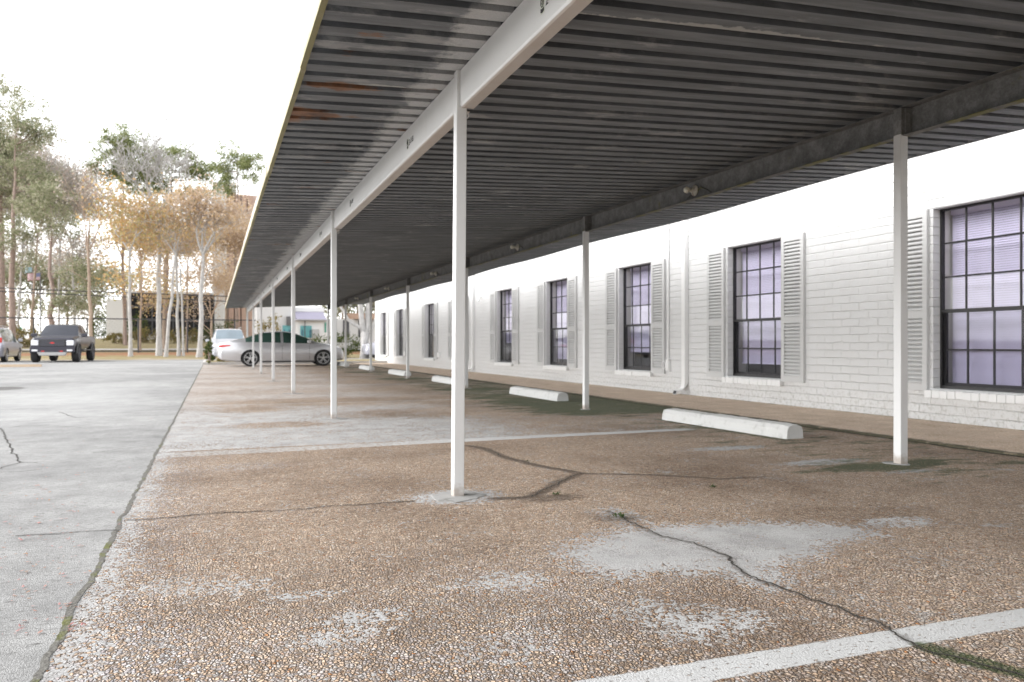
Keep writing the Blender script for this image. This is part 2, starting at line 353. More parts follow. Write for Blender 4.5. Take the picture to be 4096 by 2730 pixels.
def mat_paint(name, col, metal=.5, rough=.32, coat=.5):
    k = M(name); n = k.noise(3, 4)
    c = k.mix(n, tuple(x * .93 for x in col), tuple(min(1, x * 1.05) for x in col))
    return k.pbr(c, rough, metal, None, .5, **{'Coat Weight': coat, 'Coat Roughness': .08})
def mat_lawn():
    k = M('dry_lawn_ground'); x, y, z = k.xyz()
    n = k.noise(.5, 6, rough=.65); f = k.noise(12, 5, rough=.75)
    c = k.mix(n, (.16, .15, .055), (.33, .26, .15))
    c = k.mix(k.m('MULTIPLY', f, .5), c, (.36, .30, .20))
    lf = k.step(k.m('ADD', k.noise(.8, 6, rough=.75), k.m('MULTIPLY', k.m('ABSOLUTE', k.m('SUBTRACT', y, 62.0)), -.055)), .24, .42)
    c = k.mix(k.m('MULTIPLY', lf, .85), c, k.mix(f, (.20, .09, .05), (.38, .20, .12)))
    s = k.step(k.m('ADD', k.noise(.7, 5), k.m('MULTIPLY', k.m('ABSOLUTE', k.m('SUBTRACT', y, 51.0)), -.11)), .22, .4)
    c = k.mix(k.m('MULTIPLY', s, .6), c, k.mix(f, (.30, .26, .22), (.46, .40, .34)))
    return k.pbr(c, .95, 0, k.bump(f, .05), .1)

MT['pave'] = mat_pavement(); MT['walk'] = mat_sidewalk(); MT['drive'] = mat_driveway(); MT['brick'] = mat_brick(); MT['deck'] = mat_deck()
MT['wsteel'] = mat_white_steel(); MT['wbeam'] = mat_white_steel(True); MT['dsteel'] = mat_dark_steel(); MT['fascia'] = mat_fascia()
MT['stop'] = mat_concrete('white_worn_concrete', (.55, .55, .54), (.29, .29, .27), .7)
MT['footing'] = mat_concrete('grey_footing_concrete', (.31, .305, .295), (.09, .085, .07), .95)
MT['kerb'] = mat_concrete('kerb_concrete', (.50, .48, .46), (.34, .30, .26), .5)
MT['shut'] = simple('off_white_shutter_paint', (.54, .54, .537), .55, 0, .06, 4)
MT['trimw'] = simple('white_trim_paint', (.76, .76, .755), .5, 0, .05, 5, .002, 40)
MT['frame'] = simple('black_bronze_frame', (.022, .021, .022), .45, 0, .3, 8)
MT['blind'] = simple('lilac_white_blind', (.76, .72, .90), .6, 0, .05, 3)
MT['curtain'] = simple('white_lining', (.70, .69, .66), .9, 0, .1, 5)
MT['room'] = simple('painted_room_gloom', (.10, .095, .09), .9, 0, .2, 2)  # interior darkness behind the windows, put into the colour
MT['glass'] = mat_glass('window_glass', (.97, .97, .98), .09)
MT['screen'] = mat_glass('dark_window_screen', (.80, .80, .83), .02)
MT['black'] = simple('black_rubber', (.022, .022, .023), .8, 0, .25, 20)
MT['blackp'] = simple('black_plastic', (.03, .03, .032), .5, 0, .2, 10)
MT['ink'] = simple('black_ink', (.02, .02, .022), .6, 0, .2, 10)
MT['alloy'] = simple('alloy_wheel', (.55, .55, .56), .3, .8, .1, 6)
MT['carglass'] = simple('dark_car_glass', (.03, .065, .052), .06, 0, .5, 3, spec=.9)
MT['paleglass'] = simple('pale_car_glass', (.22, .27, .31), .08, 0, .25, 2, spec=.9)
MT['silver'] = mat_paint('silver_paint', (.60, .60, .62), .6, .28)
MT['lilacsilver'] = mat_paint('pale_silver_paint', (.50, .50, .56), .5, .32)
MT['whitepaint'] = mat_paint('white_car_paint', (.56, .56, .59), .2, .3)
MT['charcoal'] = mat_paint('charcoal_paint', (.028, .027, .042), .2, .3, .3)
MT['redlamp'] = simple('red_lamp', (.55, .03, .03), .25, 0, .1, 6)
MT['clearlamp'] = simple('clear_lamp', (.72, .73, .76), .15, .2, .1, 8)
MT['crackm'] = simple('crack_dirt', (.035, .03, .024), .95, 0, .4, 30)
def mat_joint():
    k = M('mossy_joint'); n = k.noise(3.5, 6, rough=.7); f = k.noise(60, 4)
    c = k.mix(k.step(n, .52, .64), k.mix(f, (.06, .057, .05), (.24, .23, .21)), k.mix(f, (.07, .08, .025), (.19, .19, .08)))
    return k.pbr(c, .95, 0, k.bump(f, .01), .2)
MT['joint'] = mat_joint()

# ================================================================== SETTING
rng = np.random.default_rng(7); random.seed(11)
def wloc(o):
    v = Vector(o.location)
    while o.parent: o = o.parent; v += Vector(o.location)
    return v
def wbuild(mb, name, mats, parent=None, loc=(0, 0, 0), **kw):     # mesh written in world coordinates (relative to loc)
    o = mb.build(name, mats, None, (0, 0, 0), **kw)
    o.location = Vector(loc) - (wloc(parent) if parent else Vector()); o.parent = parent
    return o
def sstep(x, a, b):
    t = np.clip((x - a) / (b - a), 0, 1); return t * t * (3 - 2 * t)
def seg_dist(P, pts):
    D = np.full(len(P), 1e9)
    for (a, b) in zip(pts[:-1], pts[1:]):
        a = np.array(a); b = np.array(b); ab = b - a
        t = np.clip(((P - a) @ ab) / max(ab @ ab, 1e-9), 0, 1)
        D = np.minimum(D, np.hypot(*(P - a - t[:, None] * ab).T))
    return D
def poly_sd(P, pts):                       # signed distance, positive inside
    D = seg_dist(P, list(pts) + [pts[0]]); ins = np.zeros(len(P), bool)
    for (a, b) in zip(pts, list(pts[1:]) + [pts[0]]):
        c = ((a[1] > P[:, 1]) != (b[1] > P[:, 1])) & (P[:, 0] < (b[0] - a[0]) * (P[:, 1] - a[1]) / ((b[1] - a[1]) or 1e-9) + a[0])
        ins ^= c
    return np.where(ins, D, -D)
def ell(P, c, r, soft=.35):
    q = np.hypot((P[:, 0] - c[0]) / r[0], (P[:, 1] - c[1]) / r[1]); return 1 - sstep(q, 1 - soft, 1 + soft)
def grid(name, xs, ys, zf, mat, attrs=None, kind='structure'):
    X, Y = np.meshgrid(xs, ys); P = np.stack([X.ravel(), Y.ravel()], 1)
    V = np.column_stack([P, zf(P)]); nx = len(xs); i = np.arange((len(ys) - 1) * (nx - 1)); r = i // (nx - 1); c = i % (nx - 1); b = r * nx + c
    me = np_mesh(name, V, np.stack([b, b + 1, b + nx + 1, b + nx], 1))
    for an, f in (attrs or {}).items():
        A = np.ones((len(P), 4), np.float32); A[:, :3] = np.stack(f(P), 1)
        at_ = me.attributes.new(an, 'FLOAT_COLOR', 'POINT'); at_.data.foreach_set('color', A.ravel())
    o = link_mesh(name, me, mat); me.polygons.foreach_set('use_smooth', [True] * len(me.polygons)); return tag(o, kind=kind)

c1 = lambda x, y: G(0 + x * .7205, 1600 + y * .7205)
c2 = lambda x, y: G(1400 + x * .7205, 1600 + y * .7205)
c3 = lambda x, y: G(2700 + x * .7207, 1600 + y * .7207)
CRACK_A = [c2(1440, 620), c2(1600, 700), c2(1720, 755), c2(1850, 785), c3(100, 795), c3(200, 835), c3(300, 870), c3(320, 910), c3(400, 975), c3(480, 1010), c3(600, 1050), c3(760, 1110), c3(905, 1150), c3(1000, 1195), c3(1150, 1245), c3(1250, 1310), c3(1340, 1365), c3(1500, 1420), c3(1700, 1480), c3(1937, 1540), (3.2, 1.3)]
CRACK_B = [c2(655, 255), c2(750, 272), c2(860, 320), c2(960, 345), c2(1060, 370), c2(1180, 390), c2(1280, 410), c2(1160, 455), c2(1090, 500), c2(1000, 540), c2(900, 548), c2(790, 550)]
CRACK_C = [c2(1280, 410), c2(1500, 414), c2(1700, 418), c2(1943, 432), c3(250, 440), c3(500, 428)]
CRACK_D = [c1(690, 672), c1(900, 657), c1(1100, 640), c1(1300, 626), c1(1500, 620), c1(1700, 608), c1(1850, 588), c2(60, 585), c2(200, 572), c2(360, 566)]
P_MAIN = [c2(1180, 840), c2(1320, 930), c2(1500, 975), c2(1700, 958), c2(1943, 972), c3(120, 965), c3(250, 955), c3(430, 1010), c3(580, 1040), c3(600, 985), c3(520, 920), c3(600, 890), c3(800, 868), c3(850, 800), c3(1000, 775), c3(1105, 748), c3(1040, 715), c3(800, 690), c3(400, 682), c3(0, 700), c2(1640, 712), c2(1450, 735), c2(1290, 780)]
P_SOFT = [c2(1590, 1100), c2(1750, 1130), c2(1943, 1160), c3(230, 1240), c3(160, 1330), c3(0, 1330), c2(1720, 1290), c2(1600, 1220)]
PYF = (4.50, 9.71, 14.9, 20.1)
def m_patch(P):
    x, y = P[:, 0], P[:, 1]
    r = sstep(poly_sd(P, P_MAIN), -.16, .14) * 1.02 - .55 * (1 - sstep(seg_dist(P, CRACK_A), .03, .14)) * 0
    r = np.maximum(r, sstep(poly_sd(P, P_SOFT), -.14, .12) * .62); r = np.maximum(r, .50 * (1 - sstep(seg_dist(P, CRACK_A), .03, .20)) * sstep(P[:, 1], 2.5, 2.9))
    r = np.maximum(r, ell(P, c3(1230, 680), (.22, .10)) * .7)
    r = np.maximum(r, ell(P, c3(300, 268), (.36, .13)) * .85)
    r = np.maximum(r, ell(P, c3(830, 345), (.40, .12)) * .9)
    r = np.maximum(r, ell(P, c3(1330, 395), (.26, .06)) * .75)
    r = np.maximum(r, ell(P, c3(200, 1230), (.20, .12)) * .5)
    for q in ((c1(1000, 1030), (.18, .14), .5), (c1(1270, 1030), (.16, .06), .5), (c1(1690, 1085), (.13, .05), .62), (c1(1880, 1320), (.13, .06), .6), (c2(100, 1210), (.16, .07), .66), (c2(60, 1290), (.12, .05), .6), (c2(840, 1010), (.2, .12), .42), (c2(830, 1370), (.16, .1), .36)):
        r = np.maximum(r, ell(P, q[0], q[1], .6) * q[2])
    r = np.maximum(r, (1 - sstep(x, -.40, -.22)) * .62)
    for yp in PYF: r = np.maximum(r, ell(P, (1.335, yp - .02), (.29, .22), .35) * .8)
    far = sstep(y, 7.15, 7.25)
    f = .66 * (1 - sstep(x, 2.3, 3.6)) + .20
    f *= 1 - .75 * np.clip(ell(P, G(1130, 1700), (.55, .32), .5) + ell(P, G(1010, 1640), (.45, .5), .5) + ell(P, (2.6, 10.2), (1.2, .7), .5) + ell(P, (1.6, 12.8), (1.5, .9), .5), 0, 1)
    f = np.where(y > 11, f * .78 + .14 * np.sin(y * 1.9) , f)
    r = np.maximum(r, far * f)
    d = .22 * sstep(x, 2.6, 4.6) * (1 - .5 * sstep(y, 7, 9))
    d = np.maximum(d, 1.0 * (1 - sstep(seg_dist(P, CRACK_B), .012, .085)))
    d = np.maximum(d, .85 * (1 - sstep(seg_dist(P, CRACK_C), .01, .06)) * (1 - sstep(x, 3.0, 4.2)))
    d = np.maximum(d, .75 * (1 - sstep(seg_dist(P, CRACK_D), .005, .03)))
    d = np.maximum(d, .80 * (1 - sstep(seg_dist(P, CRACK_A), .004, .035))); d = np.maximum(d, .40 * (1 - sstep(seg_dist(P, CRACK_A), .03, .17)) * sstep(y, 2.5, 2.9))
    d = np.maximum(d, .9 * ell(P, c2(1120, 545), (.22, .12), .7)); d = np.maximum(d, .85 * ell(P, c2(1500, 655), (.14, .12), .8))
    d = np.maximum(d, .55 * ell(P, c2(1240, 430), (.16, .14), .8))
    d = np.maximum(d, .34 * ell(P, (1.35, 4.15), (.7, .14), .7)); d = np.maximum(d, .30 * ell(P, c1(1750, 1000), (.5, .22), .8))
    g = (.62 + .30 * np.exp(-((y - 10.5) / 2.2) ** 2)) * sstep(x, 2.9, 4.6) * sstep(y, 8.3, 9.4) * (1 - .25 * sstep(y, 14, 24))
    g = np.maximum(g, .92 * ell(P, (4.70, 4.50), (.62, .24), .8)); g = np.maximum(g, .55 * ell(P, (4.25, 4.50), (.7, .14), .7))
    g = np.maximum(g, .42 * sstep(x, 5.3, 5.85) * sstep(y, 4.4, 6)); g = np.maximum(g, .52 * ell(P, (5.1, 4.15), (.9, .25), .8)); g = np.maximum(g, .40 * sstep(x, 3.2, 4.6) * sstep(y, 3.0, 4.2))
    for k in range(1, 7): g = np.maximum(g, .95 * ell(P, (4.75, 4.53 + 5.27 * k), (.9, .55), .6))
    for k in range(6): g = np.maximum(g, .72 * np.exp(-((x - 4.98) / .16) ** 2) * (np.abs(y - 7.15 - 5.27 * k) < 1.15))
    g = np.maximum(g, .72 * (1 - sstep(seg_dist(P, [c3(1400, 1375), c3(1600, 1435), c3(1800, 1490), c3(1937, 1530), (3.2, 1.3)]), .02, .08)))
    return r, d, g
def m_lines(P):
    x, y = P[:, 0], P[:, 1]
    a = sstep(y, 1.775, 1.79) * (1 - sstep(y, 1.905, 1.92))
    lo = np.interp(x, [-.4, .5, 1.5, 3, 4.9], [6.80, 6.84, 6.93, 7.02, 7.10]); up = np.interp(x, [-.4, 1, 2, 3.2, 4.9], [7.12, 7.18, 7.22, 7.25, 7.29])
    b = sstep(y, lo - .02, lo + .02) * (1 - sstep(y, up - .015, up + .015)) * (1 - sstep(x, 4.6, 5.0)) * np.interp(x, [-.4, 1.2, 2.2], [.50, .55, .66])
    a = np.maximum(a, b)
    for k in range(2, 7):
        yc = 1.86 + 5.27 * k; a = np.maximum(a, .62 * sstep(y, yc - .11, yc - .05) * (1 - sstep(y, yc + .05, yc + .11)) * (1 - sstep(x, 4.3, 5)))
    l = .10 + .75 * (1 - sstep(y, 1.9, 3.2)) * (.35 + .65 * (1 - sstep(x, .6, 2.2))) + .75 * (1 - sstep(x, -.35, .15)) + .35 * ell(P, c2(1200, 950), (1.1, .5), .8)
    l = np.maximum(l, .7 * ell(P, c1(1350, 370), (.4, .2), .6))
    return a, np.clip(l, 0, 1), sstep(y, 9, 16) * .8
xs = np.arange(-.43, 5.985, .025); xs[-1] = 5.98
ys = np.concatenate([np.arange(-8, .8, .4), np.arange(.8, 10, .025), np.arange(10, 37.4, .08)])
grid('carport_pavement', xs, ys, lambda P: np.zeros(len(P)), MT['pave'], {'mask': m_patch, 'mask2': m_lines})

# sidewalk strip along the wall
b = MB(); b.box((5.985, -8, -.05), (7.74, 40.6, .022)); tag(b.build('sidewalk', MT['walk']), kind='structure')
# driveway
DPATCH = [G(-80, 1548), G(60, 1547), G(125, 1552), G(70, 1561), G(-80, 1566)]
def m_drive(P):
    r = sstep(poly_sd(P, DPATCH), -.15, .25); l = ell(P, G(250, 1600), (1.2, 4), .9) * .4
    return r, np.maximum(l, .5 * (1 - sstep(P[:, 1], 14, 9))* 0), np.zeros(len(P))
grid('driveway', np.linspace(-46, -.43, 190), np.linspace(-8, 50.5, 235), lambda P: np.zeros(len(P)), MT['drive'], {'mask': m_drive})
grid('driveway_end', np.linspace(-.43, 40, 60), np.linspace(43.2, 50.5, 12), lambda P: np.zeros(len(P)), MT['drive'], {'mask': lambda P: (np.zeros(len(P)), np.zeros(len(P)) + .3, np.zeros(len(P)))})
# ground sheet
gx = np.concatenate([np.linspace(-420, -60, 12), np.linspace(-55, 60, 60), np.linspace(66, 420, 12)]); gy = np.concatenate([np.linspace(-120, 48, 12), np.linspace(50, 110, 60), np.linspace(116, 700, 16)])
MT['lawn'] = mat_lawn()
grid('ground', gx, gy, lambda P: np.interp(P[:, 1], [50, 64, 71, 94, 160], [0, .30, .47, 1.45, 2.0]) - .03, MT['lawn'])
LAWN = bpy.data.objects['ground'].data.materials[0]
grid('footpath', np.linspace(-60, 40, 30), np.linspace(70.2, 72.6, 4), lambda P: np.interp(P[:, 1], [50, 64, 71, 94, 160], [0, .30, .47, 1.45, 2.0]) + .01, MT['kerb'])
# island at the end of the bays: kerb and grass
b = MB(); b.box((-.35, 37.45, -.05), (30, 43.1, .09)); tag(b.build('grass_island', LAWN), kind='structure')
b = MB(); b.box((-.47, 37.38, -.05), (30, 37.448, .12)); b.box((-.47, 43.102, -.05), (30, 43.19, .12)); b.box((-.47, 37.45, -.05), (-.352, 43.1, .12)); tag(b.build('kerb', MT['kerb'], bevel=.015), kind='structure')
# mossy joint between paving and driveway, and cracks
def ribbon(pts, wf, z, jit, step=.03):
    pts = [Vector((p[0], p[1], 0)) for p in pts]; out = []
    for a, b_ in zip(pts[:-1], pts[1:]):
        n = max(1, int((b_ - a).length / step)); out += [a.lerp(b_, i / n) for i in range(n)]
    out.append(pts[-1]); mb = MB(); L = []; Rr = []
    off = 0; wr = 1.0
    for i, p in enumerate(out):
        t = (out[min(i + 1, len(out) - 1)] - out[max(i - 1, 0)]).normalized(); nrm = Vector((-t.y, t.x, 0))
        off = off * .7 + random.uniform(-1, 1) * jit
        wr = .75 * wr + .25 * random.uniform(.3, 1.7); w0 = wf(i / max(1, len(out) - 1)) * wr
        q = p + nrm * off; L.append(q + nrm * w0 / 2 + Vector((0, 0, z))); Rr.append(q - nrm * w0 / 2 + Vector((0, 0, z)))
    n = len(L); mb.v = [tuple(p) for p in L + Rr]; mb.f = [(i, n + i, n + i + 1, i + 1) for i in range(n - 1)]; mb.m = [0] * (n - 1)
    return mb
jp = [(-.44, y) for y in (-8, 0, 2.4, 4.3, 7.1, 13.6, 25, 37.4)]
tag(ribbon(jp, lambda t: .021, .0018, .006, .03).build('paving_joint', MT['joint']), kind='structure')
for pts, wd in ((CRACK_A, .0075), (CRACK_B, .008), (CRACK_C, .007), (CRACK_D, .009)):
    tag(ribbon(pts, lambda t: wd, .004, .010, .02).build('pavement_crack', MT['crackm']), kind='structure')
g = lambda u, v: G(u, v)
for pts, wd in (([g(-60, 1690), g(0, 1715), g(40, 1780), g(75, 1850), g(30, 1868), g(-40, 1892)], .010), ([g(0, 1716), g(90, 1705), g(200, 1705), g(330, 1712)], .010), ([g(75, 1850), g(150, 1853)], .010),
                ([g(-30, 1642), g(100, 1638), g(190, 1636)], .02), ([g(0, 1690), g(130, 1685), g(230, 1678)], .014), ([g(470, 1668), g(300, 1672), g(235, 1650)], .008), ([g(0, 1890), g(90, 1887), g(170, 1880)], .006),
                ([g(470, 2123), g(330, 2128), g(180, 2140), g(60, 2148)], .010), ([g(620, 1785), g(480, 1798), g(380, 1815)], .008), ([g(340, 1760), g(400, 1755), g(520, 1752)], .006),
                ([g(700, 1531), g(780, 1531)], .02), ([g(200, 1497), g(420, 1492)], .03), ([g(620, 1483), g(700, 1482)], .03), ([g(150, 1555), g(185, 1555)], .02)):
    tag(ribbon(pts, lambda t: wd, .004, .012, .04).build('driveway_crack', MT['crackm']), kind='structure')
tag(ribbon([(5.965, y) for y in np.linspace(-8, 37.4, 40)], lambda t: .03, .005, .012, .05).build('sidewalk_edge_moss', simple('dark_moss', (.03, .037, .014), .95, 0, .4, 20)), kind='stuff', label='dark moss along the edge of the pebble sidewalk', cat='moss')
# fallen petals on the driveway
V = []; F = []
for (u0, u1, v0, v1, n) in ((0, 330, 1860, 2560, 120), (0, 420, 1700, 1860, 14), (430, 700, 1640, 2300, 10)):
    for _ in range(n):
        px, py = G(random.uniform(u0, u1), random.uniform(v0, v1))
        for _k in range(random.choice((1, 1, 2, 3))):
            x_, y_ = px + random.uniform(-.03, .03), py + random.uniform(-.03, .03); a = random.uniform(0, 6.28); s_ = random.uniform(.005, .012); t_ = random.uniform(.3, .6)
            q = len(V); ca, sa = math.cos(a), math.sin(a)
            for lx, ly, lz in ((-1, 0, .1), (0, -t_, .2), (1, 0, .5), (0, t_, .15)): V.append((x_ + s_ * (lx * ca - ly * sa), y_ + s_ * (lx * sa + ly * ca), .004 + s_ * lz))
            F.append((q, q + 1, q + 2, q + 3))
tag(link_mesh('fallen_petals', np_mesh('fallen_petals', V, F), mat_leaf('fallen_petal', [(.45, .22, .22), (.50, .30, .28), (.42, .26, .17), (.38, .20, .20)])), 'small pinkish petals and leaf bits scattered over the pale driveway', 'fallen petals', None, 'stuff')
# weeds in cracks
WEED = mat_leaf('weed_leaf', [(.03, .055, .022), (.06, .09, .035), (.09, .12, .055)])
def weed(p, r, n, label):
    V = []; F = []
    for _ in range(n):
        a = random.uniform(0, 6.28); l = r * random.uniform(.4, 1); h = l * random.uniform(.25, .8); wv = l * .22; q = len(V); ca, sa = math.cos(a), math.sin(a)
        ox, oy = random.gauss(0, r * .35), random.gauss(0, r * .35)
        for lx, ly, lz in ((0, -.15, 0), (.55, -1, .7), (1, 0, 1), (.55, 1, .8), (0, .15, 0)):
            V.append((ox + l * lx * ca - wv * ly * sa, oy + l * lx * sa + wv * ly * ca, h * lz))
        F.append((q, q + 1, q + 2, q + 3, q + 4))
    o = link_mesh('weed', np_mesh('weed', V, F), WEED); o.location = (p[0], p[1], .004); tag(o, label, 'weed', 'weeds in the pavement cracks')
weed(c2(1140, 530), .03, 16, 'small green weed in the dark crack right of the nearest front post')
weed(c2(1500, 655), .034, 18, 'low dark green weed where the crack meets the grey worn patch')
weed(c2(985, 345), .025, 9, 'tiny weed on the far crack behind the nearest front post')
weed(c3(210, 490), .032, 14, 'lone bluish green weed below the nearest wheel stop')
weed(c3(155, 145), .045, 14, 'bright green grass tuft at the foot of the nearest wheel stop')

# ================================================================== CARPORT
carport = empty('carport', (3.07, 12.4, 0), 0, 'long open carport with dark ribbed metal roof on thin white steel posts', 'carport')
PY = [-.74, 4.50, 9.71, 14.9, 20.1, 25.4, 30.5, 36.05]
PYR = [-.75, 4.54, 9.9, 15.45, 20.63, 25.9, 31.2, 36.2]
XF, XR = 1.35, 4.79
SL = .046
def zr(x): return 2.495 + SL * (x - XF)
YE = 36.3
# ribbed deck, ribs run across (x)
def deck():
    xs_ = np.linspace(.47, 6.42, 24); prof = []
    y = -7.6
    while y < YE - .19:
        prof += [(y, 0), (y + .116, 0), (y + .094, .115), (y + .212, .115)]; y += .19
    prof.append((y, 0))
    V = []; F = []; n = len(prof)
    for x in xs_:
        for (yy, zz) in prof:
            sag = (.012 * math.sin(yy * 1.1) + .012 * math.sin(yy * .43 + 1)) * max(0, (x - 5.0) / 1.4)
            V.append((x, yy, zr(x) + zz + sag))
    for i in range(len(xs_) - 1):
        for j in range(n - 1): F.append((i * n + j, (i + 1) * n + j, (i + 1) * n + j + 1, i * n + j + 1))
    return np_mesh('roof_deck', V, F), prof[-1][0]
dm, YEND = deck()
o = link_mesh('roof_deck', dm, MT['deck']); o.parent = carport; o.location = -Vector(carport.location)
md = o.modifiers.new('thickness', 'SOLIDIFY'); md.thickness = .004; md.offset = 1
# fascias
b = MB(); yy = -7.6; i = 0
while yy < YEND:
    y2 = min(YEND, yy + 3.05); dz = random.uniform(-.004, .004); dx = random.uniform(-.003, .003)
    b.box((.455 + dx, yy + .004, zr(.47) - .012 + dz), (.463 + dx, y2, zr(.47) + .092 + dz)); b.box((.463 + dx, yy + .004, zr(.47) - .012 + dz), (.485 + dx, y2, zr(.47) - .006 + dz)); yy = y2
wbuild(b, 'fascia', MT['fascia'], carport)
b = MB(); b.box((.47, YEND, zr(.47) - .015), (.49, YEND + .012, zr(.47) + .07))
n = 12
for i in range(n):
    xa = .47 + (6.42 - .47) * i / n; xb = .47 + (6.42 - .47) * (i + 1) / n
    b.quadface([(xa, YEND + .006, zr(xa) - .012), (xb, YEND + .006, zr(xb) - .012), (xb, YEND + .006, zr(xb) + .075), (xa, YEND + .006, zr(xa) + .075)])
wbuild(b, 'end_fascia', MT['dsteel'], carport)
b = MB()
for i in range(200):
    ya = -7.6 + (YEND + 7.6) * i / 200; yb = -7.6 + (YEND + 7.6) * (i + 1) / 200
    f_ = lambda q: zr(6.42) + (.012 * math.sin(q * 1.1) + .012 * math.sin(q * .43 + 1)) * 1.014
    p = [(6.424, ya, f_(ya) - .006), (6.424, yb, f_(yb) - .006), (6.424, yb, f_(yb) + .075), (6.424, ya, f_(ya) + .075)]
    b.quadface(p)
wbuild(b, 'rear_edge_trim', simple('grey_edge_trim', (.30, .30, .30), .6, .2, .2, 4), carport)
# front posts, base, footings
def post_mesh(x0, x1, y0, y1, h):
    return MB().box((x0, y0, 0), (x1, y1, h))
pf = None
FT = MB()
def blob(mb, cx, cy, r, z0, z1, n=40, irr=.16):
    ph = [random.uniform(0, 6.28) for _ in range(4)]; ring = []
    for i in range(n):
        a = 2 * math.pi * i / n; rr = r * (1 + irr * (math.sin(2 * a + ph[0]) * .5 + math.sin(3 * a + ph[1]) * .35 + math.sin(7 * a + ph[2]) * .2 + math.sin(11 * a + ph[3]) * .15)); ring.append((cx + rr * math.cos(a), cy + rr * math.sin(a) * .9))
    mb.loft([[(x, y, z0) for x, y in ring], [(x, y, z1 * .7) for x, y in ring], [(cx + (x - cx) * .93, cy + (y - cy) * .93, z1) for x, y in ring]])
posts = []
for k, (y, yr) in enumerate(zip(PY, PYR)):
    if pf is None:
        pf = MB().box((-.032, -.032, -.02), (.032, .032, zr(XF) - .004)).build('post', MT['wsteel'], None, bevel=.005)
        pr = MB().box((-.035, -.035, -.02), (.035, .035, zr(XR) - .215)).build('post', MT['wsteel'], None, bevel=.005)
        fb = MB(); blob(fb, 0, 0, .165, -.01, .005, n=90, irr=.22); ff = fb.build('footing', MT['footing'])
        fb = MB(); blob(fb, .03, 0, .085, -.01, .006, irr=.3); fr = fb.build('footing', MT['footing'])
        a, b_, c_, d_ = pf, pr, ff, fr
    else:
        a, b_, c_, d_ = pf.copy(), pr.copy(), ff.copy(), fr.copy()
        for q in (a, b_, c_, d_): C.objects.link(q)
    cl = Vector(carport.location)
    a.location = Vector((XF, y, .005)) - cl; b_.location = Vector((XR, yr, .01)) - cl; c_.location = Vector((XF, y - .02, 0)) - cl; d_.location = Vector((XR, yr, 0)) - cl
    if k == 1: a.location.x -= .008; a.rotation_euler = (0, R(.45), 0); c_.location.x -= .014
    c_.rotation_euler = (0, 0, k * 1.3); d_.rotation_euler = (0, 0, k * 2.1)
    for q in (a, b_, c_, d_): q.parent = carport
# front beam: cold-formed channel, one length between each pair of posts
def channel(mb, xw, sgn, z0, z1, ya, yb, fl=.08, t=.005, rb=.016):
    prof = [(xw, z1), (xw, z0 + rb), (xw + sgn * rb * .3, z0 + rb * .3), (xw + sgn * rb, z0), (xw + sgn * fl, z0), (xw + sgn * fl, z0 + t), (xw + sgn * (rb + t * .4), z0 + t), (xw + sgn * t, z0 + rb + t * .6), (xw + sgn * t, z1 - t), (xw + sgn * fl, z1 - t), (xw + sgn * fl, z1)]
    mb.loft([[(x, ya, z) for x, z in prof], [(x, yb, z) for x, z in prof]])
TEXT_MAT = MT['ink']
def text_mesh(s, size, ext=.0006):
    cu = bpy.data.curves.new('t', 'FONT'); cu.body = s; cu.size = size; cu.extrude = ext; cu.align_x = 'LEFT'
    ob = bpy.data.objects.new('t', cu); C.objects.link(ob); dg = bpy.context.evaluated_depsgraph_get()
    me = bpy.data.meshes.new_from_object(ob.evaluated_get(dg)); bpy.data.objects.remove(ob); return me
MTX = Matrix(((0, 0, -1), (-1, 0, 0), (0, 1, 0)))      # text x -> -y, text y -> z, normal -> -x
def merge_mesh(mb, me, M3, off, mi):
    n = len(mb.v)
    for v in me.vertices: mb.v.append(tuple(M3 @ v.co + Vector(off)))
    for p in me.polygons: mb.f.append(tuple(n + i for i in p.vertices)); mb.m.append(mi)
STICK = simple('sticker_white', (.62, .64, .55), .6)
ends = [-7.6] + PY + [YEND]
for i in range(len(ends) - 1):
    ya, yb = ends[i] + (.034 if i else 0), ends[i + 1] - (.034 if i + 1 < len(ends) - 1 else 0)
    if yb - ya < .05: continue
    b = MB(); channel(b, XF, 1, 2.275, zr(XF) - .003, ya, yb)
    bo = wbuild(b, 'front_beam', MT['wbeam'], carport)
    if i >= 1 and i < 8:
        for yn, hh in ((ends[i] + 1.28, 1), (ends[i] + 3.93, 0)):
            n_ = 112 - ((i - 1) * 2 + (0 if hh else 1))
            d = MB(); zc = 2.378
            # sticker: pale plate with an oval ring and a black pennant below, then the bay number
            d.box((XF - .0022, yn + .012, zc - .038), (XF - .0004, yn + .050, zc + .040), 1)
            ring = [(yn + .031 + .015 * math.cos(t), zc + .012 + .022 * math.sin(t)) for t in np.linspace(0, 2 * math.pi, 25)]
            d.tube([(XF - .003, y_, z_) for y_, z_ in ring], .0022, 5, 0)
            d.tube([(XF - .003, yn + .036, zc + .020), (XF - .003, yn + .028, zc + .018), (XF - .003, yn + .030, zc + .010), (XF - .003, yn + .036, zc + .004), (XF - .003, yn + .027, zc + .002)], .0018, 5, 0)
            d.loft([[(x, yn + .050, zc - .012), (x, yn + .040, zc - .016), (x, yn + .022, zc - .016), (x, yn + .012, zc - .012), (x, yn + .012, zc - .030), (x, yn + .031, zc - .036), (x, yn + .050, zc - .030)] for x in (XF - .0030, XF - .0023)], True, True, 0)
            wbuild(d, 'bay_sticker', [MT['ink'], STICK], bo)
            d = MB(); merge_mesh(d, text_mesh('2-%d' % n_, .062), MTX, (XF - .0012, yn - .002, zc - .018), 0)
            wbuild(d, 'bay_number', MT['ink'], bo)
ends = [-7.6] + PYR + [YEND]
